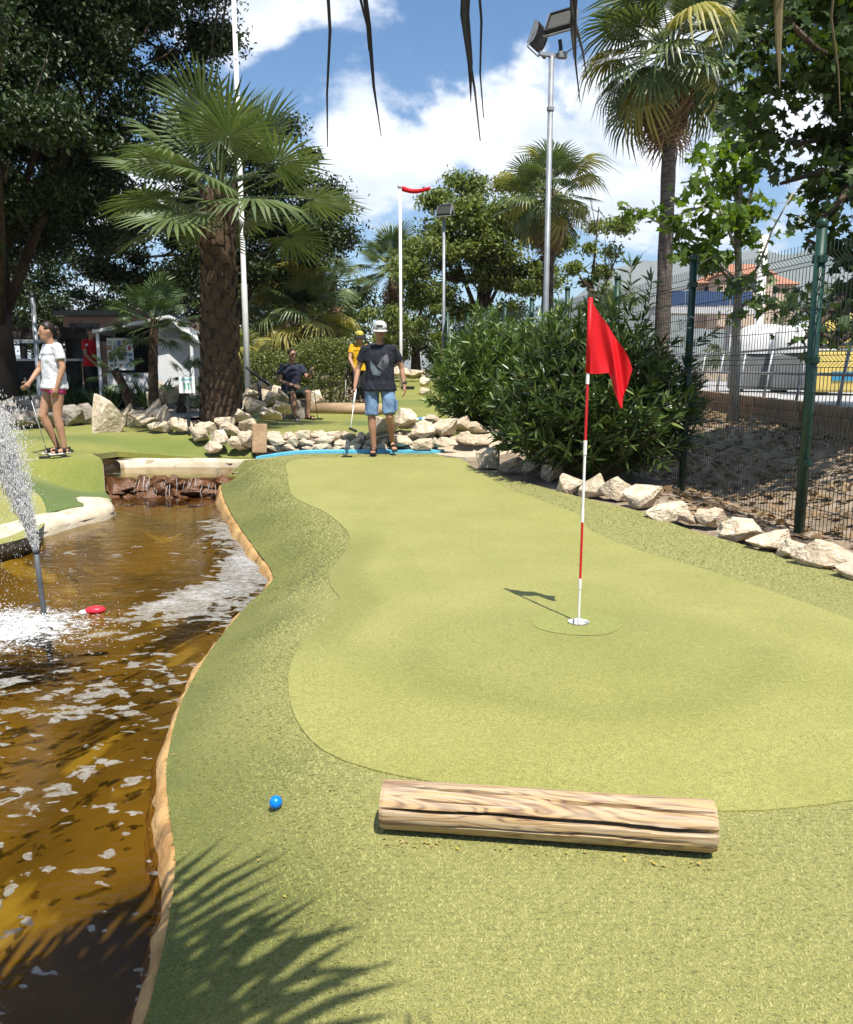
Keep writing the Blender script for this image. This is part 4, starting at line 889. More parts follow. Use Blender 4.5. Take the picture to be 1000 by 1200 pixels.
# large evergreens on the left
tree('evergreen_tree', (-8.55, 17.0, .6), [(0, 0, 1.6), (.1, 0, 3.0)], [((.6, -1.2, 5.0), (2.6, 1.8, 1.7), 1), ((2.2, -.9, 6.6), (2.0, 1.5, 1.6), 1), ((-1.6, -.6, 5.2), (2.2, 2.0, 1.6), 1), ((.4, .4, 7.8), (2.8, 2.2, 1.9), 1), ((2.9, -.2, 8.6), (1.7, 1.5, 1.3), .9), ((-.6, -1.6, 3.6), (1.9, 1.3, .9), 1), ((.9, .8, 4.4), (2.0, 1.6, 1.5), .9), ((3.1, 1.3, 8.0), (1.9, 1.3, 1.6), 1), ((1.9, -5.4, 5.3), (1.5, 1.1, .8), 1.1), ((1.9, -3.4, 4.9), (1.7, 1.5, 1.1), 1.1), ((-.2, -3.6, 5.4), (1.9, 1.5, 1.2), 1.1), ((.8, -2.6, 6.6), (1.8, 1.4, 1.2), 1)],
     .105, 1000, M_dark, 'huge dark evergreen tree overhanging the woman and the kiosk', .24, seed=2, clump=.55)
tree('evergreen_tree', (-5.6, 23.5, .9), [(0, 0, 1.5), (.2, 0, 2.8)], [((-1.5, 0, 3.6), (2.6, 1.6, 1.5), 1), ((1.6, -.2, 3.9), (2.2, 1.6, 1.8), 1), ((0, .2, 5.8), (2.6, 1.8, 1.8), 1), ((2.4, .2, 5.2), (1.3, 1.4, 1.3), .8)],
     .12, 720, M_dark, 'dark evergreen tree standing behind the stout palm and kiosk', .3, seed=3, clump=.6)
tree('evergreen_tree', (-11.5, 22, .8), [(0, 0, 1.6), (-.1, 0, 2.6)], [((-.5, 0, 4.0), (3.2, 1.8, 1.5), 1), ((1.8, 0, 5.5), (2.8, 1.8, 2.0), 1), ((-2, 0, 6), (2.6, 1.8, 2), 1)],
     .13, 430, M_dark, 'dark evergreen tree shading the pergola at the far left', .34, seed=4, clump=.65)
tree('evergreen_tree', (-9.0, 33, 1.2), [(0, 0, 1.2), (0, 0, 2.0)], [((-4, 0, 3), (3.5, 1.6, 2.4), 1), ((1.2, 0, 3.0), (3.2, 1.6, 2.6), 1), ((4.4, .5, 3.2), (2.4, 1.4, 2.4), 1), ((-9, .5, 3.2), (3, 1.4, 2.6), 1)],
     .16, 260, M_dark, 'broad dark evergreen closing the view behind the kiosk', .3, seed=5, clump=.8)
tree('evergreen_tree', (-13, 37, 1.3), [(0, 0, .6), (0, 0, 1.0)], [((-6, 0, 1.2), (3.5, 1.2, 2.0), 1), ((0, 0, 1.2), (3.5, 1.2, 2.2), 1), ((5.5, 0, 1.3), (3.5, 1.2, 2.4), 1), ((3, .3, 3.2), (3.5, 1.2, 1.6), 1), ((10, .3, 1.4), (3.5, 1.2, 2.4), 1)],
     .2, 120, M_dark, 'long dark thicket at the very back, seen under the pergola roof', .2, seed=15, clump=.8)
# trees in the middle distance
tree('broadleaf_tree', (1.8, 28.4, 1.15), [(0, 0, 1.8), (.1, 0, 3.2)], [((-1.2, -.4, 3.2), (1.7, 1.5, 1.5), 1), ((.9, -.5, 3.6), (1.7, 1.5, 1.5), 1), ((.2, 0, 5.4), (1.6, 1.5, 1.5), 1), ((1.5, .2, 5.2), (1.2, 1.2, 1.1), .9), ((-1.0, .1, 4.9), (1.3, 1.2, 1.1), .9), ((2.3, -.3, 4.0), (1.3, 1.1, 1.2), .9), ((.3, -.9, 4.4), (1.3, 1.0, 1.2), 1)],
     .15, 620, M_midl, 'tall leafy tree in full sun behind the oleander and slim lamp', .24, seed=6, clump=.6)
tree('broadleaf_tree', (-.35, 27.5, 1.1), [(0, 0, .9), (0, 0, 1.5)], [((-.5, -.3, 1.8), (1.0, 1.0, 1.3), 1), ((.7, -.2, 2.1), (1.0, 1.0, 1.4), 1), ((.2, .1, 3.1), (.9, .9, .9), 1), ((.9, .2, .8), (.8, .8, .8), 1)],
     .12, 520, M_light, 'bushy bright green tree beside the white pole and the far green', .16, seed=7, clump=.45)
tree('broadleaf_tree', (5.4, 28, 1.0), [(0, 0, 1.8), (0, 0, 3.0)], [((-.6, -.3, 3.6), (1.3, 1.0, 1.1), .55), ((.9, -.2, 4.4), (1.1, 1.0, 1.0), .5), ((.2, .2, 5.6), (1.2, 1, .9), .5), ((.4, 0, 2.4), (1.2, 1, .8), .5)],
     .15, 480, M_midl, 'thin open-crowned tree behind the skirted palm and floodlight post', .14, seed=8, clump=.5)
tree('broadleaf_tree', (-4.8, 29, 1.2), [(0, 0, 1.0), (0, 0, 1.8)], [((-1.6, 0, 2.4), (1.7, 1.2, 1.7), 1), ((.9, 0, 2.0), (1.5, 1.2, 1.5), 1), ((2.8, .3, 1.2), (1.5, 1.1, 1.2), 1), ((-.6, .2, 4.4), (1.3, 1.1, 1.4), .8)],
     .14, 380, M_mid, 'shadowy green tree behind the palms and clipped hedge', .2, seed=9, clump=.5)
tree('broadleaf_tree', (.6, 42, 1.3), [(0, 0, .9), (0, 0, 1.5)], [((-3.5, 0, 1.8), (2.5, 1, 2.0), 1), ((0, 0, 1.8), (2.5, 1, 2.2), 1), ((3, 0, 1.6), (2.5, 1, 2.0), 1)],
     .18, 130, M_dark, 'low dark tree closing the end of the far green', .2, seed=10, clump=.7)
# plane trees beyond the fence
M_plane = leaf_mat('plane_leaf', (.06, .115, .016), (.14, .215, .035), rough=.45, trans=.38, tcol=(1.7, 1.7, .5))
M_plane2 = leaf_mat('shaded_plane_leaf', (.025, .05, .012), (.06, .10, .022), rough=.45, trans=.22, tcol=(1.6, 1.6, .5))  # plane leaf darkened to carry the shade under the crown
def plane_tree(base, trunk, branches, label, m, r, seed, per, leaf, spread, bark):
    """leaves set along twigs: branches are lists of points"""
    rng = np.random.default_rng(seed); rr = random.Random(seed); e = empty('plane_tree', base, 0, label, 'tree', None); t = MB()
    pts = [Vector((0, 0, -.2))] + [Vector(p) for p in trunk]; n = len(pts); t.tube(pts, [r * (1.2 if i == 0 else 1 - .6 * i / n) for i in range(n)], 12); P = []
    for br, dens in branches:
        br = [Vector(p) for p in br]; t.tube(br, [max(.010, r * .34 * (1 - i / len(br))) for i in range(len(br))], 6)
        for i in range(len(br) - 1):
            ln = (br[i + 1] - br[i]).length
            for q in range(max(1, int(ln * 5))):
                f = rr.random(); o = br[i].lerp(br[i + 1], f); d = Vector((rr.gauss(0, 1), rr.gauss(0, 1), rr.gauss(.1, .7))).normalized() * rr.uniform(.25, .7) * spread; en = o + d
                t.tube([o, o + d * .5 + Vector((0, 0, .04)), en], [.007, .005, .002], 4, cap=False)
                for z in range(int(per * dens)): P.append(o.lerp(en, rr.uniform(.25, 1.1)) + Vector((rr.gauss(0, .11), rr.gauss(0, .11), rr.gauss(0, .09))) * spread)
    t.build('trunk', bark, e, True)
    P = np.array([tuple(p) for p in P]); n = len(P); X, Y, Z = frames(rng, n, .7, .5); L = leaf * rng.uniform(.55, 1.2, n)
    V, F = stamp(PLANE_T, PLANE_F, P, X, Y, Z, np.c_[L, L, L]); o = link('crown', np_mesh('crown', V, F), e, m); tag(o, kind='stuff'); return e
pb = A(859, 492, 14.0)
def rel(px, py, Y, b): v = A(px, py, Y); return (v.x - b[0], v.y - b[1], v.z - b[2])
B0 = (pb.x, 14.0, pb.z)
rp = lambda px, py, Y=14.0: rel(px, py, Y, B0)
plane_tree(B0, [rp(862, 440), rp(864, 370), rp(866, 320), rp(864, 270), rp(868, 215)],
           [([rp(865, 340), rp(840, 310), rp(815, 285, 13.8), rp(770, 260, 13.5), rp(735, 240, 13.4)], .9), ([rp(866, 300), rp(850, 260, 13.7), rp(835, 225, 13.6), rp(822, 190, 13.5)], 1.0), ([rp(866, 280), rp(880, 230), rp(890, 190), rp(905, 150)], .8), ([rp(865, 350), rp(890, 310, 13.7), rp(905, 270, 13.6), rp(930, 225, 13.6)], .25),
            ([rp(866, 250), rp(862, 200, 14.2), rp(868, 150, 14.3)], 1.1), ([rp(862, 270), rp(830, 240, 13.5), rp(800, 250, 13.4), rp(785, 265, 13.4)], .8), ([rp(865, 330), rp(835, 300, 13.5), rp(820, 310, 13.5)], .7), ([rp(868, 360), rp(890, 345, 13.8), rp(905, 355, 13.8)], .5), ([rp(866, 240), rp(845, 190, 14.1), rp(850, 130, 14.2), rp(878, 110, 14.2)], .9)],
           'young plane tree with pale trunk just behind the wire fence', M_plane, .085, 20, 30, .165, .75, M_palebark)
B1 = (6.4, 9.5, .5)
rq = lambda px, py, Y: rel(px, py, Y, B1)
plane_tree(B1, [(0, 0, 1.5), (-.1, 0, 2.8), (-.2, -.1, 4.0)],
           [([(-.1, 0, 2.8), rq(1010, 230, 9), rq(965, 200, 8.7), rq(915, 215, 8.5)], 1.0), ([(-.2, -.1, 3.6), rq(1000, 120, 9), rq(950, 90, 8.8), rq(890, 110, 8.6), rq(878, 150, 8.5)], 1.6), ([(-.2, -.1, 4), rq(1000, 30, 9), rq(950, 20, 8.8), rq(890, 50, 8.6)], 1.8), ([(-.2, -.1, 4), rq(960, -30, 9), rq(890, -30, 8.8), rq(860, 10, 8.6)], 1.7),
            ([(0, 0, 2.6), rq(1000, 330, 8.9), rq(970, 370, 8.4), rq(940, 400, 8.2)], .8), ([(0, 0, 2.4), rq(1010, 380, 8.6), rq(985, 400, 8.3), rq(960, 390, 8.2)], .9), ([(-.1, 0, 2.9), rq(1010, 300, 9), rq(980, 300, 8.8), rq(945, 280, 8.6)], 1.1), ([(-.1, 0, 3.2), rq(1010, 170, 9.2), rq(975, 160, 9), rq(930, 170, 8.8)], 1.5),
            ([(-.2, 0, 4), rq(1040, 60, 9.6), rq(1000, -60, 9.6), rq(940, -90, 9.4)], 1.6), ([(-.2, -.1, 4), (.6, -1.2, 4.6), (.2, -2.4, 4.8), (-.6, -3.2, 4.6)], 1.2), ([(-.2, -.1, 4), (1.2, -.4, 5), (2.0, -1.2, 5.2)], 1.5), ([(-.2, 0, 4), (.8, 1.0, 5), (.6, 2.2, 5.2), (0, 3.2, 5)], 1.6), ([(-.2, 0, 4), (-.3, .4, 5.2), (-.6, .6, 6.2)], 1.6), ([(0, 0, 3), (.9, 1.2, 3.6), (.8, 2.4, 3.6)], 1.6),
            ([(-.1, 0, 3.6), (.2, 1.4, 4.4), (-.5, 2.4, 4.6), (-1.0, 3.2, 4.8)], 1.6), ([(-.2, 0, 4), (-1.2, .2, 5.0), (-1.8, .6, 5.2)], 1.6), ([(0, 0, 3.2), (.6, -.8, 3.6), (1.0, -1.8, 3.4)], 1.4), ([(0, 0, 3.8), (1.2, .4, 4.2), (2.2, .8, 4.2)], 1.5), ([(-.2, 0, 3.9), (-1.0, -.8, 4.8), (-1.4, -1.6, 5.1)], 1.4),
            ([(-.2, 0, 4), (-1.4, -1.0, 5.3), (-2.2, -1.8, 5.4)], 2.0), ([(-.2, 0, 4), (-1.6, -.4, 5.6), (-2.6, -.8, 5.7)], 2.0), ([(-.2, 0, 4), (-.6, -2.0, 5.2), (-1.4, -2.8, 5.0)], 2.0), ([(-.2, 0, 4), (-1.5, .4, 6.0), (-2.4, 0, 6.3)], 2.0), ([(-.2, 0, 4), rq(1010, 80, 8.2), rq(960, 60, 8.0), rq(920, 20, 7.9)], 2.2), ([(-.2, 0, 4), rq(1010, 0, 9.5), rq(970, 0, 9.3), rq(930, -10, 9.2)], 2.2), ([(-.1, 0, 3.4), rq(1010, 200, 8.6), rq(985, 235, 8.4), rq(960, 260, 8.3)], 1.6)],  # high off-frame branches here are added to shade the visible leaves
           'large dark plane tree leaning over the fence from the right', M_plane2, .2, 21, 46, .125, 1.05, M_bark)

# ------------------------------------------------------------------ oleanders and hedge
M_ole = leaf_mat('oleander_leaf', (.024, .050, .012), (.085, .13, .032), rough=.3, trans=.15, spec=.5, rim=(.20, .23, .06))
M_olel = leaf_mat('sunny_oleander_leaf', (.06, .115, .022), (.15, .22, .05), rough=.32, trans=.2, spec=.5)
M_stem = mat('stem', (.16, .15, .08), rough=.9)
M_petal = mat('white_petal', (.82, .80, .76), rough=.6, var=.04)
def oleander(base, rx, ry, h, nst, label, m, seed, leaf=.14, flowers=0, sprigs=()):
    rng = np.random.default_rng(seed); rr = random.Random(seed); e = empty('oleander_bush', base, 0, label, 'bush'); st = MB(); P, D = [], []
    tips = []
    for i in range(nst):
        a = rr.uniform(0, 2 * math.pi); f = math.sqrt(rr.random()); u = rr.random()
        x, y = math.cos(a) * f, math.sin(a) * f; zt_ = h * (.98 - .55 * f * f) * rr.uniform(.72, 1.05)
        if rr.random() < .45: zt_ *= rr.uniform(.3, .85); k = 1 / max(f, .3) * rr.uniform(.8, 1.02); x, y = x * min(k, 1.6), y * min(k, 1.6)
        if math.hypot(x, y) > 1: l_ = math.hypot(x, y); x, y = x / l_, y / l_
        r_ = .25; p0 = Vector((x * rx * r_, y * ry * r_, 0)); p2 = Vector((x * rx, y * ry, max(zt_, .12))); p1 = p0.lerp(p2, .5) + Vector((0, 0, .22 * zt_)); pts = []
        for s in range(9): t = s / 8; pts.append(p0 * (1 - t) ** 2 + p1 * 2 * t * (1 - t) + p2 * t * t)
        tips.append(pts)
    for pts in sprigs: tips.append([Vector(p) for p in pts])
    for pts in tips:
        st.tube(pts[::2] if len(pts) > 4 else pts, .006, 4, cap=False); n = len(pts)
        for i in range(1, n):
            d = (pts[i] - pts[i - 1]); ln = d.length; d = d.normalized(); t = i / n
            if t < .25: continue
            for q in range(max(2, int(ln / .035))):
                o = pts[i - 1].lerp(pts[i], rr.random()); a = rr.uniform(0, 6.28); s = d.orthogonal().normalized(); s = Matrix.Rotation(a, 3, d) @ s
                for _ in range(2): P.append(o); D.append(d * rr.uniform(.3, 1.1) + s * rr.uniform(.6, 1.1)); s = Matrix.Rotation(2.1, 3, d) @ s
        for q in range(5): P.append(pts[-1]); D.append(d + Vector((rr.gauss(0, .5), rr.gauss(0, .5), rr.gauss(.1, .4))))
    st.build('stem', M_stem, e)
    P = np.array([tuple(p) for p in P]); D = unit(np.array([tuple(d) for d in D])); n = len(P); X, Y, Z = frames(rng, n, .5, .12, D * 2.2, .5); L = leaf * rng.uniform(.6, 1.2, n)
    V, F = stamp(LANCE_T, LANCE_F, P, X, Y, Z, np.c_[L * .17, L, L * .35]); tag(link('foliage', np_mesh('foliage', V, F), e, m), kind='stuff')
    for i in range(flowers):
        p = flowers_at[i]; fb = MB()
        for b in range(7):
            c = Vector((rr.gauss(0, .05), rr.gauss(0, .05), rr.gauss(0, .04)))
            for a in range(5):
                q = a * 1.2566 + b; d = Vector((math.cos(q), math.sin(q) * .6, .5)); s = Vector((-math.sin(q), math.cos(q) * .6, 0)) * .013; fb.add([c, c + d * .02 + s, c + d * .035, c + d * .02 - s], [(0, 1, 2, 3)])
        fo_ = fb.build('flower_cluster', M_petal, e); tag(fo_, kind='stuff'); fo_.location = p
    return e
ob = (2.0, 9.85, Hz(2.0, 9.85))
def ro(px, py, Y): v = A(px, py, Y); return Vector((v.x - ob[0], v.y - ob[1], v.z - ob[2]))
flowers_at = [ro(800, 380, 9.5), ro(795, 386, 9.45), ro(806, 376, 9.55)]
spr = [[ro(735, 380, 10.1), ro(738, 350, 10.1), ro(740, 312, 10.1)], [ro(712, 380, 10.0), ro(708, 355, 10.0), ro(702, 332, 10.0)], [ro(752, 380, 10.0), ro(760, 355, 10.0), ro(764, 330, 10.0)], [ro(800, 420, 9.6), ro(818, 400, 9.5), ro(834, 392, 9.5)]]
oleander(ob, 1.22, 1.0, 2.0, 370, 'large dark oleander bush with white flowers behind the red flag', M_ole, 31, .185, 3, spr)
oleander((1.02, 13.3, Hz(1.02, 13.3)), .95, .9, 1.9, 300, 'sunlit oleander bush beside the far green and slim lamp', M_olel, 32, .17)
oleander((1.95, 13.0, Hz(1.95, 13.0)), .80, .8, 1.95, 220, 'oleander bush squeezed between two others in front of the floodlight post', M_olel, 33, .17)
def hedge(base, rx, ry, h, label, m, seed, n=14000, leaf=.055):
    rng = np.random.default_rng(seed); e = empty('clipped_hedge', base, 0, label, 'hedge')
    d = unit(rng.normal(size=(n, 3))); d[:, 2] = np.abs(d[:, 2]); p = 3.2; s = (np.abs(d) ** p).sum(1) ** (-1 / p); q = d * s[:, None]
    q *= (1 + .05 * np.sin(q[:, 0] * 7 + seed) * np.sin(q[:, 1] * 6 + q[:, 2] * 8))[:, None] * rng.uniform(.82, 1.03, (n, 1)); P = q * [rx, ry, h]
    X, Y, Z = frames(rng, n, .3, -.2, q * .8, .9); L = leaf * rng.uniform(.7, 1.3, n); V, F = stamp(LEAF_T, LEAF_F, P, X, Y, Z, np.c_[L * .55, L, L])
    tag(link('foliage', np_mesh('foliage', V, F), e, m), kind='stuff')
    st = MB()
    for i in range(9): a = i * .7; st.tube([(math.cos(a) * rx * .2, math.sin(a) * ry * .2, -.1), (math.cos(a) * rx * .5, math.sin(a) * ry * .5, h * .5), (math.cos(a) * rx * .75, math.sin(a) * ry * .75, h * .85)], [.03, .02, .008], 5)
    st.build('stem', M_stem, e); return e
M_hedge = leaf_mat('hedge_leaf', (.09, .12, .028), (.19, .21, .06), rough=.4, trans=.2, rim=(.30, .30, .10))
hedge((-2.15, 18.3, .55), .98, .7, 1.45, 'big rounded clipped hedge behind the seated man', M_hedge, 61, 16000)
hedge((-3.5, 18.9, .6), .75, .6, 1.15, 'smaller clipped hedge between the white mast and the big hedge', M_hedge, 62, 11000)
# low planting round the kiosk and the palm
def low_plant(x, y, n, h, label, m, seed, wide=.35):
    rr = random.Random(seed); rng = np.random.default_rng(seed); P = np.tile([0, 0, 0.0], (n, 1)); a = rng.uniform(0, 6.28, n); t = rng.uniform(.3, 1.2, n)
    D = np.c_[np.cos(a) * t, np.sin(a) * t, np.full(n, 1.0)]; P = P + np.c_[np.cos(a) * wide * .4, np.sin(a) * wide * .4, np.zeros(n)] * rng.random((n, 1)); X, Y, Z = frames(rng, n, .2, 0, D * 2, .3); L = h * rng.uniform(.6, 1.2, n)
    V, F = stamp(LANCE_T, LANCE_F, P, X, Y, Z, np.c_[L * .07 + .012, L, L * .6]); o = link('leafy_plant', np_mesh('leafy_plant', V, F), None, m); o.location = (x, y, Hz(x, y) - .02); tag(o, label, 'plant', 'low plants round the kiosk'); return o
for i in range(22):
    low_plant(-8.6 + i * .24 + rrng.uniform(-.2, .2), 17.3 + rrng.uniform(-.4, .9), 60, rrng.uniform(.35, .7), 'dark spiky-leaved plant in the shaded bed before the kiosk', M_dwarf, 70 + i)
# dry leaves strewn under the plane trees
def litter():
    rng = np.random.default_rng(77); n = 5200; x = rng.uniform(1.9, 6.4, n); y = rng.uniform(5.2, 18, n); P = np.c_[x, y]
    k = (P[:, 0] > fence_x(P[:, 1]) - .75) & (P[:, 0] < wall_x(P[:, 1]) - .1) & ((P[:, 1] < 9.3) | (P[:, 0] > fence_x(P[:, 1]) + .05)); k &= ~inside(P, fringe_poly); P = P[k]; n = len(P)
    X, Y, Z = frames(rng, n, 3.0, 0); Y[:, 2] *= .25; Y = unit(Y); Z = np.tile([0, 0, 1.0], (n, 1)) + rng.normal(size=(n, 3)) * .35; Z = unit(Z - Y * (Z * Y).sum(1, keepdims=True)); X = np.cross(Y, Z); L = .11 * rng.uniform(.4, 1.1, n)
    V, F = stamp(PLANE_T, PLANE_F, np.c_[P, H(P) - .048 + rng.uniform(0, .02, n)], X, Y, Z, np.c_[L, L, L * 2]); o = link('leaf_litter', np_mesh('leaf_litter', V, F), None, M_frondd); tag(o, 'dry brown leaves scattered on the earth beside the fence', 'dry leaves', kind='stuff')
litter()
# ------------------------------------------------------------------ wire fence along the right
M_gpost = mat('green_coated_steel', (.009, .05, .031), (.006, .032, .02), rough=.4, spec=.5, scale=8)
M_wire = mat('green_wire', (.018, .035, .028), rough=.45, spec=.5)
M_steel = mat('galvanised_steel', (.42, .43, .44), (.30, .31, .32), rough=.45, metal=.6, scale=12)
def panel_me(L, name='wire_panel'):
    prof = [(0, .06)]
    for zf in (.62, 1.50, 2.33): prof += [(0, zf - .05), (-.055, zf), (0, zf + .05)]
    prof += [(0, 2.47)]; V, F = [], []; r = .0040
    n = int(L / .052)
    for i in range(n + 1):
        x = L * i / n; o = len(V)
        for d, z in prof:
            for a in (0, 2.094, 4.189): V.append((x + r * math.cos(a), d + r * math.sin(a), z))
        k = len(prof)
        F += [(o + p * 3 + q, o + p * 3 + (q + 1) % 3, o + p * 3 + 3 + (q + 1) % 3, o + p * 3 + 3 + q) for p in range(k - 1) for q in range(3)]
    zs = [.08, .26, .44, .57, .62, .67, .86, 1.05, 1.24, 1.45, 1.5, 1.55, 1.74, 1.93, 2.12, 2.28, 2.33, 2.38]
    for z in zs:
        d = -.055 if z in (.62, 1.5, 2.33) else 0; o = len(V)
        for x in (0, L):
            for a in (0.5, 2.594, 4.689): V.append((x, d - .005 + r * math.cos(a), z + r * math.sin(a)))
        F += [(o + q, o + (q + 1) % 3, o + 3 + (q + 1) % 3, o + 3 + q) for q in range(3)]
    me = mesh(name, V, F); me.materials.append(M_wire); return me
fence = empty('wire_fence', (fence_x(FY), FY, 0), 0, 'dark green welded wire mesh fence with posts along the right of the lane', 'fence')
fd = Vector((-.125, 1.0, 0)).normalized(); sp = 2.44; frz = math.atan2(fd.y, fd.x)
pm = panel_me(sp - .06)
post_me = MB().tube([(0, 0, -.3), (0, 0, 2.62)], .043, 16).me('post', True); post_me.materials.append(M_gpost)
cap_me = MB().lathe([(.0, .045), (.03, .038), (.046, .018), (.048, -.03), (.043, -.03)], n=16).me('cap', True); cap_me.materials.append(M_gpost)
clip_me = MB().box((0, 0, 0), (.12, .075, .06), bev=.012).me('clamp'); clip_me.materials.append(M_gpost)
for i in range(-2, 9):
    p = Vector((fence_x(FY), FY, 0)) + fd * sp * i; z = Hz(p.x, p.y) - .05; zn = Hz(*(p + fd * sp).xy) - .05
    o = bpy.data.objects.new('post', post_me); col.objects.link(o); o.parent = fence; o.location = (p.x - fence.location.x, p.y - fence.location.y, z)
    for nm, m_, zz_ in (('cap', cap_me, 2.62), ('clamp', clip_me, .62), ('clamp', clip_me, 1.5), ('clamp', clip_me, 2.33)):
        c = bpy.data.objects.new(nm, m_); col.objects.link(c); c.parent = o; c.location = (0, 0, zz_); c.rotation_euler = (0, 0, frz)
    if i < 8:
        w = bpy.data.objects.new('wire_panel', pm); col.objects.link(w); w.parent = fence; w.location = (p.x + fd.x * .03 - fence.location.x, p.y + fd.y * .03 - fence.location.y, z); w.rotation_euler = (0, -math.atan2(zn - z, sp) if False else 0, frz)
        w.location.z = (z + zn) / 2 if abs(zn - z) < .3 else z
# dark netted panel at the far end of the lane
M_net = mat('green_netting', (.012, .05, .035), rough=.8)
nt_ = empty('netting_fence', (.55, 24, 1.0), 0, 'dark green netting screen at the end of the oleanders', 'fence')
MB().box((0, 0, .85), (.05, 4.0, 1.7)).build('netting', M_net, nt_)
for y in (-2, 0, 2): MB().tube([(0, y, -.2), (0, y, 1.85)], .035, 10).build('post', M_gpost, nt_, True)

# ------------------------------------------------------------------ masts and lamps
M_pole = mat('grey_pole', (.30, .32, .34), (.22, .24, .26), rough=.45, metal=.3, scale=5)
M_black = mat('black_housing', (.025, .026, .028), rough=.5, var=.1)
M_grey = mat('grey_housing', (.22, .23, .25), rough=.5, var=.1)
M_glass = mat('lamp_glass', (.055, .055, .038), rough=.12, spec=.6, var=.08)
def floodlight(parent, loc, rz, tilt, s=1.0):
    M_ = Matrix.Translation(loc) @ Matrix.Rotation(rz, 4, 'Z') @ Matrix.Rotation(tilt, 4, 'X') @ Matrix.Diagonal((s, s, s, 1))
    def part(name, mb, m, par=None):
        o = mb.build(name, m, parent if par is None else par); 
        if par is None: o.matrix_local = M_
        return o
    # local: glass faces -Y
    b = MB(); W_, H_, D_ = .30, .24, .14
    fr = [(-W_, -H_), (W_, -H_), (W_, H_), (-W_, H_)]; V = [(x, -.02, z) for x, z in fr] + [(x * .98, .07, z * .98) for x, z in fr] + [(x * .5, .16, z * .55) for x, z in fr]
    b.add(V, [(0, 1, 5, 4), (1, 2, 6, 5), (2, 3, 7, 6), (3, 0, 4, 7), (4, 5, 9, 8), (5, 6, 10, 9), (6, 7, 11, 10), (7, 4, 8, 11), (8, 9, 10, 11)])
    h = part('lamp_housing', b, M_black)
    MB().box((0, -.012, 0), (.52, .01, .40)).build('lamp_glass', M_glass, h)
    f = MB()
    for x, z, dx, dz in ((0, .22, .60, .035), (0, -.22, .60, .035), (.285, 0, .035, .41), (-.285, 0, .035, .41)): f.box((x, -.025, z), (dx, .03, dz))
    f.build('lamp_frame', M_black, h)
    for x in (-.32, .32):
        side = MB()
        poly = [(.10 * math.cos(a) + .02, .24 * math.sin(a)) for a in np.linspace(-1.57, 1.57, 12)] + [(-.03, .24), (-.03, -.24)]
        n = len(poly); side.add([(x - .012, y, z) for y, z in poly] + [(x + .012, y, z) for y, z in poly], [tuple(range(n)), tuple(range(n, 2 * n))[::-1]] + [(i, n + i, n + (i + 1) % n, (i + 1) % n) for i in range(n)])
        side.build('side_plate', M_grey, h)
    y_ = MB(); 
    for x in (-.345, .345): y_.box((x, .03, -.14), (.012, .04, .36))
    y_.box((0, .03, -.32), (.70, .05, .014)); y_.build('yoke', M_steel, h)
    return h
def mast(name, base, h, r, label, cat='lamp post', m=None, r2=None):
    e = empty(name, base, 0, label, cat); k = MB(); k.lathe([(0, -.2), (r, -.2), (r, h * .28), (r * .86, h * .285), ((r2 or r * .8), h), (0, h)], n=14).build('pole', m or M_pole, e, True); return e
b = A(640, 350, 13.9); zb = Hz(b.x, 13.9); tp = A(647, 66, 13.9)
e = mast('floodlight_post', (b.x, 13.9, zb), tp.z - zb, .054, 'grey floodlight post with two lamp heads behind the oleanders'); ht = tp.z - zb
MB().box((0, 0, ht + .02), (.42, .06, .05), rz=.3).build('crossarm', M_steel, e)
MB().box((.16, -.05, ht + .0), (.14, .10, .09), rz=.2, bev=.01).build('junction_box', M_grey, e)
floodlight(e, (.12, -.02, ht + .52), R(-38), R(-28), .74); floodlight(e, (-.22, .12, ht + .33), R(-118), R(-22), .68)
MB().tube([(.12, 0, ht), (.14, 0, ht + .12), (.12, 0, ht + .24)], .03, 8).build('bracket', M_black, e); MB().tube([(-.1, .05, ht), (-.17, .1, ht + .1)], .03, 8).build('bracket', M_black, e)
MB().tube([(.2, -.05, ht + .03), (.34, -.05, ht + .12), (.38, -.03, ht + .3), (.3, 0, ht + .4)], .008, 6).build('cable', M_black, e, True)
MB().lathe([(.05, ht - .80), (.058, ht - .79), (.058, ht - .74), (.05, ht - .73)], n=12).build('pole_collar', M_steel, e)
b = A(520, 390, 25.0); tp = A(521, 256, 25); zb = Hz(b.x, 25)
e = mast('floodlight_post', (b.x, 25, zb), tp.z - zb, .055, 'slim grey floodlight post in front of the tall leafy tree'); ht = tp.z - zb
floodlight(e, (0, -.1, ht + .22), R(-20), R(-30), .65); floodlight(e, (.1, .2, ht + .3), R(150), R(-30), .6)
b = A(290, 440, 17.6); zb = Hz(b.x, 17.6)
e = mast('white_mast', (b.x, 17.6, zb), 9.0, .062, 'tall white mast rising past the stout palm', 'mast', M_white, .045)
MB().lathe([(.0, .26), (.11, .26), (.13, .0), (.13, -.05)], n=14).build('base_collar', M_white, e, True)
b = A(470, 415, 23.0); zb = Hz(b.x, 23); tp = A(470, 218, 23)
e = mast('streamer_pole', (b.x, 23, zb), tp.z - zb, .045, 'slim white pole with a red streamer at its tip', 'pole', M_white, .04); ht = tp.z - zb
V, F = [], []
for i in range(15):
    t = i / 14; w = .07 * (1 - .4 * t); x = .04 + t * .76; z = ht - .05 - .10 * math.sin(t * 2.6) + .05 * t; y = .05 * math.sin(t * 5); V += [(x, y, z + w), (x, y + .02, z - w)]
F = [(2 * i, 2 * i + 2, 2 * i + 3, 2 * i + 1) for i in range(14)]
so = link('streamer', mesh('streamer', V, F, True), e, M_flag); md = so.modifiers.new('solid', 'SOLIDIFY'); md.thickness = .006
MB().ball((0, 0, ht), .07, 10, 8).build('finial', M_white, e, True)
b = A(46, 450, 15.6); zb = Hz(b.x, 15.6)
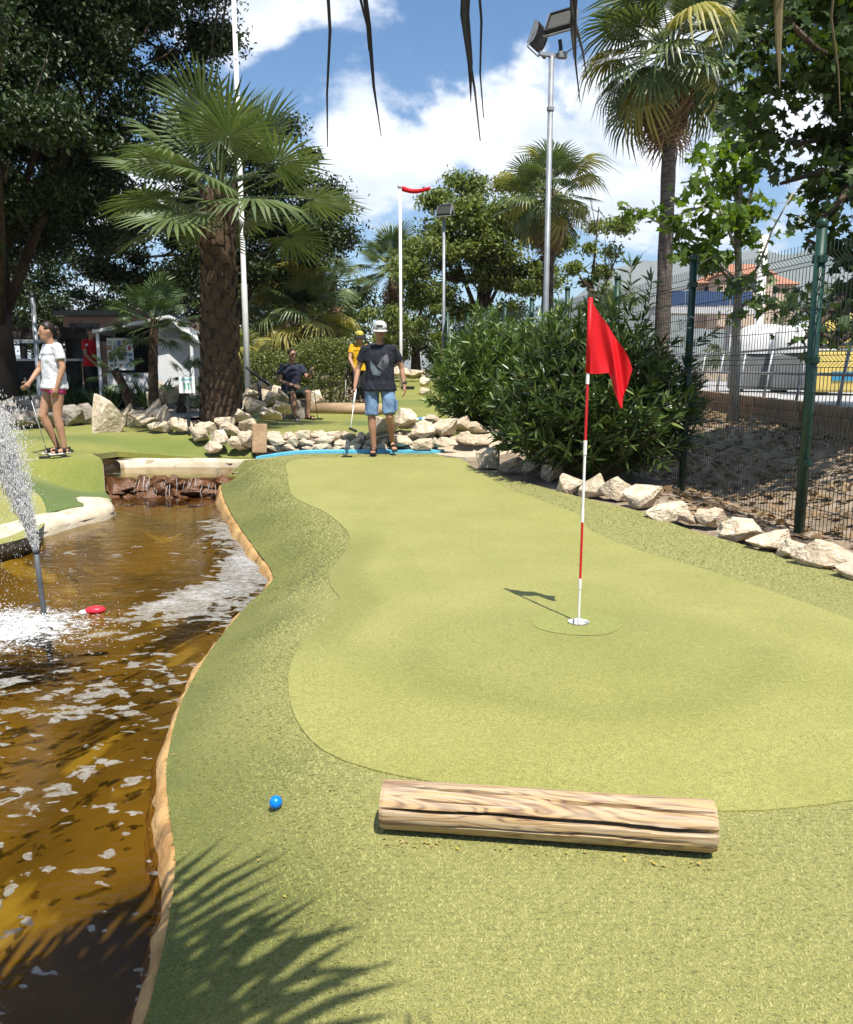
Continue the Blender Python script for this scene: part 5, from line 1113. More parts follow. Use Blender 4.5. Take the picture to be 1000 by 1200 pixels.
e = mast('steel_post', (b.x, 15.6, zb), A(46, 345, 15.6).z - zb, .05, 'plain grey steel post behind the woman', 'post', M_pole)
MB().lathe([(.0, .02), (.056, .015), (.056, -.03)], (0, 0, A(46, 345, 15.6).z - zb), 12).build('cap', M_black, e, True)

# ------------------------------------------------------------------ hole number sign, handrail
M_signw = mat('sign_white', (.80, .82, .80), rough=.4, var=.03)
M_signg = mat('sign_green', (.03, .42, .27), rough=.5, var=.05)
b = A(222, 503, 12.7); zb = Hz(b.x, 12.7)
e = empty('hole_sign', (b.x, 12.7, b.z), R(6), 'white board numbered 11 on a short black post', 'sign')
zc_ = A(220, 451, 12.7).z - b.z
MB().box((0, 0, zc_ * .5 - .05), (.035, .035, zc_ + .05)).build('post', M_black, e)
bd = MB().box((0, -.028, zc_), (.24, .02, .25), bev=.006).build('board', M_signw, e)
for x in (-.028, .028):
    MB().box((x, -.041, zc_ - .02), (.018, .004, .10)).add([(x - .009, -.043, zc_ + .03), (x - .009, -.043, zc_ + .008), (x - .026, -.043, zc_ + .006), (x - .026, -.043, zc_ + .018)], [(0, 1, 2, 3)]).build('digit', M_signg, bd)
MB().box((0, -.041, zc_ + .085), (.17, .004, .022)).build('heading_strip', mat('sign_teal', (.25, .62, .60), rough=.5, var=.03), bd)
b = A(307, 478, 14.3)
e = empty('handrail', (b.x, 14.3, b.z), 0, 'short black handrail post with a sloping bar among the rocks', 'handrail')
zt_ = A(303, 446, 14.3).z - b.z
MB().tube([(0, 0, -.15), (-.04, 0, zt_)], .032, 10).build('post', M_black, e, True)
MB().tube([tuple(A(288, 430, 14.2) - b), tuple(A(300, 439, 14.25) - b), tuple(A(316, 452, 14.35) - b)], .024, 8).build('bar', M_black, e, True)

# ------------------------------------------------------------------ fountain
M_pipe = mat('grey_pipe', (.10, .11, .12), rough=.5, var=.1)
M_spray = bpy.data.materials.new('spray'); M_spray.use_nodes = True; fall_mat(M_spray, .5)
ftn = empty('fountain', (FOUNT[0], FOUNT[1], WATER), 0, 'grey fountain pipe with a white water jet standing in the pond', 'fountain')
ptop = A(42, 645, FOUNT[1] - .02) - Vector((FOUNT[0], FOUNT[1], WATER))
MB().tube([(.02, 0, -.3), (0, 0, 0), ptop * .5, ptop], .017, 12).build('pipe', M_pipe, ftn, True)
MB().tube([ptop * .97, ptop * 1.03], .022, 12).build('nozzle', M_pipe, ftn, True)
def spray():
    rng = np.random.default_rng(9); TV = np.array([(1, 0, 0), (-1, 0, 0), (0, 1, 0), (0, -1, 0), (0, 0, 1), (0, 0, -1)], dtype=float); TF = [(0, 2, 4), (2, 1, 4), (1, 3, 4), (3, 0, 4), (2, 0, 5), (1, 2, 5), (3, 1, 5), (0, 3, 5)]
    P, S = [], []
    # rising jet, leaning to the left and spreading; then drops falling back
    n = 15000; t = rng.random(n) ** .8; w = .008 + .075 * t ** 1.2
    jp = np.c_[ptop.x - .22 * t ** 1.35, ptop.y - .05 * t, ptop.z + .88 * t] + rng.normal(size=(n, 3)) * np.c_[w, w, w * .8]
    P.append(jp); S.append(np.c_[rng.uniform(.0012, .0048, n), rng.uniform(.0012, .0048, n), rng.uniform(.003, .014, n)])
    n = 2600; t = rng.random(n); x0 = -.22 + rng.normal(size=n) * .22; y0 = rng.normal(size=n) * .16; vx = x0 * 1.1
    z = .95 - 1.0 * t * t + rng.normal(size=n) * .06; fp = np.c_[ptop.x - .18 + (x0 + .12) * (.4 + t * 1.2), y0 * (.4 + t) - .12 * t, z]; k = fp[:, 2] > .0; fp = fp[k]
    P.append(fp); s = rng.uniform(.0010, .0036, (len(fp), 1)); S.append(np.c_[s, s, s * rng.uniform(1, 2, (len(fp), 1))])
    P = np.vstack(P); S = np.vstack(S); n = len(P); I = np.tile(np.eye(3), (n, 1, 1)); V, F = stamp(TV, TF, P, I[:, 0], I[:, 1], I[:, 2], S)
    o = link('water_jet', np_mesh('water_jet', V, F, True), ftn, M_spray); tag(o, kind='stuff')
    # torn column of the jet
    V_, F_ = [], []; nn, kk = 22, 60
    for i in range(kk + 1):
        t = i / kk * .96; c_ = Vector((ptop.x - .22 * t ** 1.35, ptop.y - .05 * t, ptop.z + .88 * t)); w_ = .012 + .062 * t ** 1.1
        for j in range(nn):
            q = 2 * math.pi * j / nn; f_ = 1 + .75 * mnoise.fractal(Vector((math.cos(q) * 1.6, math.sin(q) * 1.6, t * 9)), 1.0, 2.0, 4) * min(1, t * 5); V_.append(c_ + Vector((math.cos(q), math.sin(q), 0)) * w_ * f_)
    F_ = [(i * nn + j, i * nn + (j + 1) % nn, (i + 1) * nn + (j + 1) % nn, (i + 1) * nn + j) for i in range(kk) for j in range(nn)]
    link('jet_column', mesh('jet_column', V_, F_, True), ftn, M_foamy)
    V_, F_ = [], []; nn = 70; cx, cy_ = -.20, -.34
    for i in range(nn + 1):
        for j in range(nn + 1):
            x, y = (i / nn - .5) * 1.7, (j / nn - .5) * 1.2; r_ = math.hypot(x / .8, y / .55); h_ = max(0, 1 - r_ ** 2)
            V_.append((cx + x, cy_ + y, .004 + h_ * (.018 + .055 * abs(mnoise.fractal(Vector((x * 9, y * 9, 2)), 1.0, 2.0, 4)) * (1.2 - r_))))
    F_ = [(i * (nn + 1) + j, (i + 1) * (nn + 1) + j, (i + 1) * (nn + 1) + j + 1, i * (nn + 1) + j + 1) for i in range(nn) for j in range(nn)]
    so_ = link('froth', mesh('froth', V_, F_, True), ftn, M_foamy2); at_ = so_.data.attributes.new('edge', 'FLOAT', 'POINT')
    at_.data.foreach_set('value', [min(1.0, math.hypot((v[0] - cx) / .8, (v[1] - cy_) / .55)) for v in V_])
    # churned water where it falls
    n = 7000; a = rng.uniform(0, 6.283, n); r = np.abs(rng.normal(size=n)) * .24; q = np.c_[-.20 + np.cos(a) * r * 1.45, -.34 + np.sin(a) * r, np.abs(rng.normal(size=n)) * .07 * np.exp(-(r / .35) ** 2)]
    s = rng.uniform(.0012, .0045, (n, 1)); V, F = stamp(TV, TF, q, np.tile([1., 0, 0], (n, 1)), np.tile([0, 1., 0], (n, 1)), np.tile([0, 0, 1.], (n, 1)), np.c_[s * 1.5, s * 1.3, s * .7])
    o = link('splash', np_mesh('splash', V, F, True), ftn, M_froth); tag(o, kind='stuff')
def foamy(name, scale, lo, hi, edge):
    m = bpy.data.materials.new(name); m.use_nodes = True; N, L = m.node_tree.nodes, m.node_tree.links; b_ = N['Principled BSDF']; b_.inputs['Base Color'].default_value = (.80, .80, .79, 1); b_.inputs['Roughness'].default_value = .35
    tc = N.new('ShaderNodeTexCoord'); mp = N.new('ShaderNodeMapping'); mp.inputs['Scale'].default_value = (1, 1, .45) if not edge else (1, 1.4, 1); L.new(tc.outputs['Object'], mp.inputs[0]); n = N.new('ShaderNodeTexNoise'); n.inputs['Scale'].default_value = scale; n.inputs['Detail'].default_value = 7; n.inputs['Roughness'].default_value = .7; n.inputs['Distortion'].default_value = .6; L.new(mp.outputs[0], n.inputs['Vector'])
    src = n.outputs[0]
    if edge:
        at = N.new('ShaderNodeAttribute'); at.attribute_name = 'edge'; mu = N.new('ShaderNodeMath'); mu.operation = 'MULTIPLY_ADD'; L.new(at.outputs['Fac'], mu.inputs[0]); mu.inputs[1].default_value = -.36; L.new(src, mu.inputs[2]); src = mu.outputs[0]
    r = N.new('ShaderNodeMapRange'); r.interpolation_type = 'SMOOTHSTEP'; r.inputs['From Min'].default_value = lo; r.inputs['From Max'].default_value = hi; r.inputs['To Max'].default_value = .85; L.new(src, r.inputs['Value'])
    t = N.new('ShaderNodeBsdfTransparent'); ms = N.new('ShaderNodeMixShader'); L.new(r.outputs[0], ms.inputs[0]); L.new(t.outputs[0], ms.inputs[1]); L.new(b_.outputs[0], ms.inputs[2]); L.new(ms.outputs[0], N['Material Output'].inputs['Surface']); return m
M_foamy = foamy('jet_water', 26, .34, .66, False); M_foamy2 = foamy('splash_froth', 15, .22, .40, True)
M_froth = mat('froth', (.80, .80, .78), rough=.5, var=.05); spray()
fx, fy_ = G(112, 717, WATER)
fl = MB().ball((0, 0, .012), (.068, .042, .03), 16, 10).build('floating_toy', mat('red_plastic', (.75, .03, .05), rough=.35, var=.05), None, True, (fx, fy_, WATER)); fl.rotation_euler = (0, 0, .2)
MB().ball((-.075, .0, .0), (.035, .028, .018), 10, 8).build('foam_cap', M_froth, fl, True)
tag(fl, 'small red oval float drifting in foam near the fountain', 'float')

# ------------------------------------------------------------------ small things on the greens
b = A(405, 541, 11.3); e = empty('tee_marker', (b.x, 11.3, Hz(b.x, 11.3) + .005), 0, 'small thin black T-shaped marker on the far end of the green', 'marker')
MB().box((.03, -.06, .008), (.14, .03, .015)).build('bar', M_black, e); MB().tube([(.03, -.06, .01), (-.05, .16, .02)], .008, 6).build('stem', M_black, e)
M_cloth = mat('towel', (.70, .74, .76), (.05, .22, .42), rough=.9, scale=9, ramp=(.45, .52))
V, F = [], []
for i in range(17):
    for j in range(9): x = -.28 + .56 * i / 16; y = -.12 + .24 * j / 8; V.append((x, y, .03 + .06 * abs(mnoise.noise(Vector((x * 6, y * 8, 2)))) + .05 * math.exp(-(x * 4) ** 2)))
F = [(i * 9 + j, (i + 1) * 9 + j, (i + 1) * 9 + j + 1, i * 9 + j + 1) for i in range(16) for j in range(8)]
b = A(496, 497, 12.9); o = link('towel', mesh('towel', V, F, True), None, M_cloth); o.location = (b.x, 12.9, b.z); md = o.modifiers.new('solid', 'SOLIDIFY'); md.thickness = .02
tag(o, 'crumpled blue and white towel lying on the rocks by the oleander', 'towel')
b = A(478, 450, 22.5); o = MB().box((0, 0, .03), (.36, .3, .06), bev=.015).build('rubber_mat', M_black, None, False, (b.x, 22.5, Hz(b.x, 22.5) + .01)); tag(o, 'small black mat on the far green', 'mat')
a_, b_ = A(442, 487, 16.6), A(362, 483, 17.4)
o = MB().tube([(-.75, .15, 0), (0, .05, .01), (.75, -.15, 0)], .13, 10).build('edging_beam', mat('beam_wood', (.42, .31, .19), (.30, .2, .12), rough=.9, stretch=(.3, 1, 1)), None, True, (-1.65, 16.9, Hz(-1.65, 16.9) + .08)); tag(o, 'long rounded timber edging at the foot of the hedge', 'timber edging')

# ------------------------------------------------------------------ street beyond the fence
M_blockw = mat('tan_wall_stone', (.40, .27, .16), (.26, .16, .09), rough=.95, scale=7, bump=.7, bscale=18)
rw = empty('block_wall', (wall_x(8), 8, .3), 0, 'low wall of tan blocks at the edge of the street', 'wall')
blm = [MB().box((0, 0, 0), (.30, .2, .14 + .008 * s), bev=.012).me('block') for s in range(3)]
for m_ in blm: m_.materials.append(M_blockw)
wd = Vector((.093, 1, 0)).normalized(); wrz = math.atan2(wd.y, wd.x)
for c in range(3):
    for i in range(68):
        t = i * .315 + (c % 2) * .155 - 2.0; o = bpy.data.objects.new('block', blm[rrng.randrange(3)]); col.objects.link(o); o.parent = rw
        o.location = (wd.x * t + rrng.uniform(-.012, .012), wd.y * t, .23 + .15 * c); o.rotation_euler = (rrng.uniform(-.02, .02), rrng.uniform(-.02, .02), wrz + rrng.uniform(-.03, .03))
MB().box((wd.x * 8.5 + .16, 8.5, .28), (.14, 21.5, .52), rz=wrz - math.pi / 2).build('backing', M_earth, rw)
M_road = mat('pale_asphalt', (.44, .43, .42), (.36, .355, .35), rough=.9, scale=1.5, bump=.3, bscale=90)
rp_ = [(wall_x(y) + .14, y) for y in np.linspace(2, 34, 20)]; tag(sheet('road', np.vstack([rp_, [(14, 40), (30, 40), (30, 2)]]), 1.2, M_road, zf=.875, skirt=.25), kind='structure')
rl = empty('street_railing', (wall_x(8) + .1, 8, .875), 0, 'grey tubular railing on top of the block wall', 'railing')
for z in (.45, .86): MB().tube([tuple(wd * -3 + Vector((0, 0, z))), tuple(wd * 20 + Vector((0, 0, z)))], .024, 8).build('rail', M_steel, rl, True)
for i in range(14):
    p = wd * (i * 1.7 - 3); MB().tube([tuple(p + Vector((0, 0, -.25))), tuple(p + Vector((.14, 0, .9)))], .026, 8).build('post', M_steel, rl, True)
M_bin = mat('white_plastic', (.72, .73, .73), rough=.45, var=.06); M_bing = mat('grey_plastic', (.20, .21, .22), rough=.5, var=.1)
def bank_bin(px, Y, w, h, m, label, dome=True):
    b = A(px, 456, Y); e = empty('recycling_container', (b.x, Y, .875), R(-14), label, 'container')
    MB().box((0, 0, h * .30), (w, w * .75, h * .52), bev=.06).build('body', m if not dome else M_bing, e, True)
    if dome:
        V, F = [], []; n, k = 20, 7
        for i in range(k + 1):
            a = i / k * math.pi / 2
            for j in range(n):
                q = 2 * math.pi * j / n; cx, cy_ = math.cos(q), math.sin(q); sq = (abs(cx) ** 4 + abs(cy_) ** 4) ** -.25; V.append((cx * sq * w * .52 * math.cos(a) ** .6, cy_ * sq * w * .40 * math.cos(a) ** .6, h * .56 + h * .44 * math.sin(a)))
        F = [(i * n + j, i * n + (j + 1) % n, (i + 1) * n + (j + 1) % n, (i + 1) * n + j) for i in range(k) for j in range(n)] + [tuple(k * n + j for j in range(n))]
        link('lid', mesh('lid', V, F, True), e, m)
    else:
        MB().box((0, -.02, h * .80), (w * 1.04, w * .8, h * .42), bev=.10).build('lid', m, e, True); MB().box((0, -w * .41, h * .80), (w * .5, .03, .16)).build('slot', M_black, e)
        MB().box((0, -w * .385, h * .24), (w * .5, .02, .18)).build('sticker', mat('blue_sticker', (.05, .30, .50), rough=.5), e)
    for s in (-1, 1): MB().box((s * w * .35, 0, h * .02), (.14, w * .6, .06)).build('foot', M_black, e)
    return e
bank_bin(890, 19.6, 1.35, 1.55, M_bin, 'white domed recycling container on the street beside the slim white column'); bank_bin(936, 19.0, 1.35, 1.55, M_bin, 'white domed recycling container next to the yellow one'); bank_bin(988, 17.2, 1.3, 1.6, mat('yellow_plastic', (.72, .55, .16), rough=.45, var=.08), 'yellow recycling container with a blue sticker on the street', False)
b = A(888, 395, 24); e = mast('street_column', (b.x, 24, .875), 4.2, .14, 'slim white column beyond the domed containers', 'column', M_white, .12)
MB().lathe([(0, .12), (.20, .12), (.20, 0)], (0, 0, 0), 12).build('base', M_bing, e)
# footbridge, houses, hills
M_bluep = mat('blue_panel', (.05, .09, .20), rough=.5, var=.1); M_conc = mat('bridge_concrete', (.55, .56, .58), rough=.8, var=.08)
b = A(822, 352, 62); e = empty('footbridge', (b.x, 62, 0.8), R(6), 'white footbridge with blue parapet over the far street', 'bridge')
zb_ = A(835, 366, 62).z - .8
MB().box((0, 0, zb_ + .1), (7, 2.2, .5)).build('deck', M_conc, e)
for i in range(4): MB().box((-2.52 + i * 1.68, -1.12, zb_ + .9), (1.62, .06, 1.0)).build('parapet_panel', M_bluep, e)
for x in (-2.6, 2.4): MB().box((x, 0, zb_ / 2 - .2), (.5, .8, zb_ + .3)).build('pier', M_conc, e)
M_wallc = mat('cream_render', (.60, .47, .36), rough=.9, var=.08); M_roof = mat('terracotta', (.44, .21, .13), (.36, .16, .10), rough=.9, scale=2); M_win = mat('window_dark', (.05, .06, .07), rough=.2, var=.1)
def house(px, Y, w, h, label, pyb=352):
    b = A(px, pyb, Y); e = empty('house', (b.x, Y, b.z), R(-8), label, 'house'); MB().box((0, 0, h / 2 - 2), (w, 8, h + 4)).build('wall', M_wallc, e)
    r_ = MB(); r_.add([(-w / 2 - .5, -4.6, h), (w / 2 + .5, -4.6, h), (w / 2 + .5, 4.6, h), (-w / 2 - .5, 4.6, h), (-w / 2 + 2, 0, h + 1.8), (w / 2 - 2, 0, h + 1.8)], [(0, 1, 5, 4), (1, 2, 5), (2, 3, 4, 5), (3, 0, 4), (3, 2, 1, 0)]).build('roof', M_roof, e)
    for i in range(int(w / 3)):
        for z in ((h * .3, h * .72) if h > 4 else (h * .5,)): wi = MB().box((-w / 2 + 1.5 + i * 3, -4.02, z), (1.1, .08, 1.2)).build('window', M_win, e); MB().box((-w / 2 + 1.5 + i * 3, -4.06, z - .68), (1.3, .14, .1)).build('sill', M_conc, wi)
house(866, 120, 7, 2.9, 'cream house with terracotta roof beyond the footbridge', 350); house(893, 135, 8, 1.8, 'lower cream house with terracotta roof to the right of its taller neighbour', 350); house(836, 130, 6, 2.2, 'small cream house with terracotta roof behind the blue parapet', 352)
tree('street_tree', (13.6, 30, .9), [(0, 0, .8), (0, 0, 1.3)], [((-.4, 0, 1.6), (1.3, 1.0, 1.3), 1), ((.9, 0, 2.0), (1.3, 1, 1.5), 1), ((.2, .2, 3.0), (1.1, .9, 1.0), .9)], .13, 260, M_olive, 'grey-green olive-like tree behind the domed containers', .16, seed=44, clump=.4)
tree('street_tree', (11.4, 36, .9), [(0, 0, .4), (0, 0, .7)], [((-1, 0, .8), (1.4, 1, .9), 1), ((1.2, 0, .9), (1.2, 1, 1.0), 1)], .13, 220, M_olive, 'low olive-green shrub under the footbridge', .12, seed=45, clump=.4)
M_hill = mat('hill_scrub', (.17, .17, .13), (.11, .12, .09), rough=1.0, scale=.004, detail=8)
def hills(y0, hgt, x0, x1, seed, name):
    V, F = [], []; n, k = 90, 8
    for i in range(n + 1):
        x = x0 + (x1 - x0) * i / n; h = hgt * (.12 + .88 * float(sstep(200, 900, x))) * (.72 + .30 * mnoise.fractal(Vector((x / 900, seed, 0)), 1.0, 2.1, 6) + .10 * math.sin(x / 1100 + seed))
        for j in range(k + 1):
            t = j / k; V.append((x + 60 * mnoise.noise(Vector((x / 200, j, seed))), y0 + t * 700, max(-20, h * math.sin(t * math.pi * .5) ** 1.2 * (1 + .12 * mnoise.noise(Vector((x / 130, t * 5, seed)))))))
    F = [(i * (k + 1) + j, (i + 1) * (k + 1) + j, (i + 1) * (k + 1) + j + 1, i * (k + 1) + j + 1) for i in range(n) for j in range(k)]
    tag(link(name, mesh(name, V, F, True), None, M_hill), kind='structure')
hills(2950, 600, -3000, 3000, 2.0, 'hills')

# ------------------------------------------------------------------ kiosk, pergola and the building behind, at the left
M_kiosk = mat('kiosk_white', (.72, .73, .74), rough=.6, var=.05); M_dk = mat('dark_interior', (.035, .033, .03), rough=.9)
b = A(180, 474, 17.7); zk = Hz(b.x, 17.7)
e = empty('kiosk', (b.x, 17.7, zk), R(8), 'small white kiosk with a leaflet board behind the dwarf palm', 'kiosk')
sc_ = 17.7 / FPX
def kx(px): return (px - 180) * sc_
def kz(py): return A(180, py, 17.7).z - zk
MB().box((kx(206), .9, kz(432)), (38 * sc_, 1.8, kz(396) - kz(474) + .3)).build('wall', M_kiosk, e)
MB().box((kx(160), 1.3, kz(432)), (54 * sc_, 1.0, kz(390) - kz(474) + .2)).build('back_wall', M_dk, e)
MB().box((kx(158), .35, kz(458)), (58 * sc_, .5, .75)).build('counter', M_kiosk, e)
rf = MB(); pr = [(kx(122), kz(388)), (kx(205), kz(370)), (kx(232), kz(398)), (kx(232), kz(401)), (kx(205), kz(374)), (kx(122), kz(391.5))]; n = len(pr)
rf.add([(x, -.35, z) for x, z in pr] + [(x, 2.1, z) for x, z in pr], [tuple(range(n)), tuple(range(n, 2 * n))[::-1]] + [(i, n + i, n + (i + 1) % n, (i + 1) % n) for i in range(n)]).build('roof', M_kiosk, e)
gb = MB().add([(kx(188), 0.0, kz(397)), (kx(225), 0.0, kz(397)), (kx(205), 0.0, kz(375)), (kx(188), 1.7, kz(397)), (kx(225), 1.7, kz(397)), (kx(205), 1.7, kz(375))], [(0, 1, 2), (3, 5, 4), (0, 2, 5, 3), (1, 4, 5, 2)]).build('gable', M_kiosk, e)
for px in (126, 228): MB().box((kx(px), -.25, kz(432)), (.06, .06, kz(392) - kz(474))).build('post', M_kiosk, e)
bd = MB().box((kx(146), .05, kz(415)), (.52, .03, .66)).build('leaflet_board', M_signw, e)
LC = [mat('leaflet', c, rough=.5, var=.2) for c in ((.42, .12, .10), (.14, .24, .42), (.55, .45, .2), (.5, .5, .48), (.45, .28, .18), (.7, .7, .66))]
for i in range(5):
    for j in range(5): MB().box((kx(146) - .20 + i * .1 + rrng.uniform(-.012, .012), .03, kz(415) - .24 + j * .12 + rrng.uniform(-.015, .015)), (rrng.uniform(.05, .085), .012, rrng.uniform(.06, .105))).build('leaflet', LC[rrng.randrange(6)], bd)
# pergola
M_perg = mat('dark_timber', (.05, .04, .033), rough=.8)
pg = empty('pergola', (-10.6, 20.5, Hz(-10.6, 20.5)), 0, 'dark timber pergola roof in deep shade at the far left', 'pergola')
zp = A(50, 395, 20.5).z - Hz(-10.6, 20.5)
for x in (-2.4, -.8, .8, 2.3):
    for y in (0, 2.6): MB().box((x, y, zp / 2), (.12, .12, zp)).build('post', M_perg, pg)
for y in (0, 2.6): MB().box((0, y, zp + .06), (5.4, .09, .16)).build('beam', M_perg, pg)
for i in range(16): MB().box((-2.5 + i * .335, 1.3, zp + .19), (.06, 3.3, .09)).build('rafter', M_perg, pg)
MB().box((-.5, -.08, zp - .1), (4.4, .03, .09)).build('pale_trim', M_pole, pg)
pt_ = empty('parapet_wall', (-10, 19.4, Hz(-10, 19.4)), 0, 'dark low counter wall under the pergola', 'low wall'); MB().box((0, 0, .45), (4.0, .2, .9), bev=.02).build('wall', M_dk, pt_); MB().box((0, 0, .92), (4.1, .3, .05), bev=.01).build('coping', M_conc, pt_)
bl = empty('service_building', (-9.2, 26, 1.0), 0, 'pinkish rendered building glimpsed behind the pergola', 'building')
M_pink = mat('pink_render', (.55, .36, .28), rough=.9, var=.1); MB().box((0, 0, .95), (2.6, 3, 1.9)).build('wall', M_pink, bl); MB().box((0, -.1, 1.98), (2.9, 3.4, .14)).build('roof', M_bing, bl)
for x in (-.7, .6): w = MB().box((x, -1.52, 1.2), (.8, .08, 1.0)).build('window', M_win, bl); MB().box((x, -1.56, .66), (.95, .14, .07)).build('sill', M_conc, w)
# green turf block the seated man sits on
b = A(345, 490, 16.1); o = MB().box((0, 0, .17), (.62, .5, .36), bev=.05).build('squared_boulder', M_rock2, None, False, (-2.62, 16.12, Hz(-2.62, 16.12) + .0)); o.rotation_euler = (0, 0, .2); tag(o, 'squared stone block under the seated man', 'boulder')

# ------------------------------------------------------------------ air
hz_ = MB().box((0, 0, 330), (9000, 9000, 680)).build('haze', None, None); hz_.data.materials.clear()
M_haze = bpy.data.materials.new('haze'); M_haze.use_nodes = True; hn, hl = M_haze.node_tree.nodes, M_haze.node_tree.links; hn.clear()
ho_ = hn.new('ShaderNodeOutputMaterial'); hv = hn.new('ShaderNodeVolumePrincipled'); hv.inputs['Color'].default_value = (.72, .84, 1.0, 1); hv.inputs['Density'].default_value = .00014; hl.new(hv.outputs[0], ho_.inputs['Volume'])
hz_.data.materials.append(M_haze); tag(hz_, kind='stuff')

rngp = np.random.default_rng(3); Pp = np.c_[rngp.uniform(-2.6, 3.2, 900), rngp.uniform(1.3, 11.5, 900)]; _t = rngp.random(46); _a, _b = np.array(G(440, 990, 0)), np.array(G(842, 1020, 0)); _lg = _a + (_b - _a) * _t[:, None] + rngp.normal(size=(46, 2)) * np.array([.01, .012]); Pp = np.vstack([Pp, _lg]); kp = inside(Pp, fringe_poly); Pp = Pp[kp]; near_bank = dist_line(Pp, bank) < .7; Pp = Pp[near_bank | (rngp.random(len(Pp)) < .14) | (dist_line(Pp, np.array([_a, _b])) < .05)]; n_ = len(Pp)
Xp, Yp, Zp = frames(rngp, n_, 3.0, 0); Yp[:, 2] *= .2; Yp = unit(Yp); Zp = np.tile([0, 0, 1.0], (n_, 1)); Zp = unit(Zp - Yp * (Zp * Yp).sum(1, keepdims=True)); Xp = np.cross(Yp, Zp); Lp = rngp.uniform(.006, .016, n_)
Vp, Fp = stamp(LEAF_T, LEAF_F, np.c_[Pp, H(Pp) + .007], Xp, Yp, Zp, np.c_[Lp * .7, Lp, Lp * .5]); op = link('fallen_petals', np_mesh('fallen_petals', Vp, Fp), None, leaf_mat('fallen_petal', (.45, .36, .06), (.30, .20, .09), rough=.7, trans=.1)); tag(op, 'tiny yellow and brown petals fallen on the turf', 'petals', kind='stuff')
# ------------------------------------------------------------------ people
def skin(name, c): return mat(name, c, tuple(x * .85 for x in c), rough=.55, scale=5, spec=.35)
def remesh(mb, name, m, parent, vox, smooth=6, fac=.5, fold=0.0):
    o = mb.build(name, m, parent, True); r = o.modifiers.new('r', 'REMESH'); r.mode = 'VOXEL'; r.voxel_size = vox; r.use_smooth_shade = True
    s = o.modifiers.new('s', 'SMOOTH'); s.factor = fac; s.iterations = smooth
    dg = bpy.context.evaluated_depsgraph_get(); me = bpy.data.meshes.new_from_object(o.evaluated_get(dg)); o.modifiers.clear(); old = o.data; o.data = me; bpy.data.meshes.remove(old)
    if not me.materials: me.materials.append(m)
    if fold:
        n = len(me.vertices); c = np.zeros(n * 3); me.vertices.foreach_get('co', c); nr = np.zeros(n * 3); me.vertices.foreach_get('normal', nr); c = c.reshape(-1, 3); nr = nr.reshape(-1, 3)
        d = np.array([mnoise.fractal(Vector((p[0] * 13 + p[2] * 5, p[1] * 13, p[2] * 6)), 1.0, 2.0, 3) for p in c]); me.vertices.foreach_set('co', (c + nr * (d * fold)[:, None]).astype(np.float32).ravel()); me.update()
    me.polygons.foreach_set('use_smooth', [True] * len(me.polygons)); return o
def lerp(a, b, t): return Vector(a).lerp(Vector(b), t)
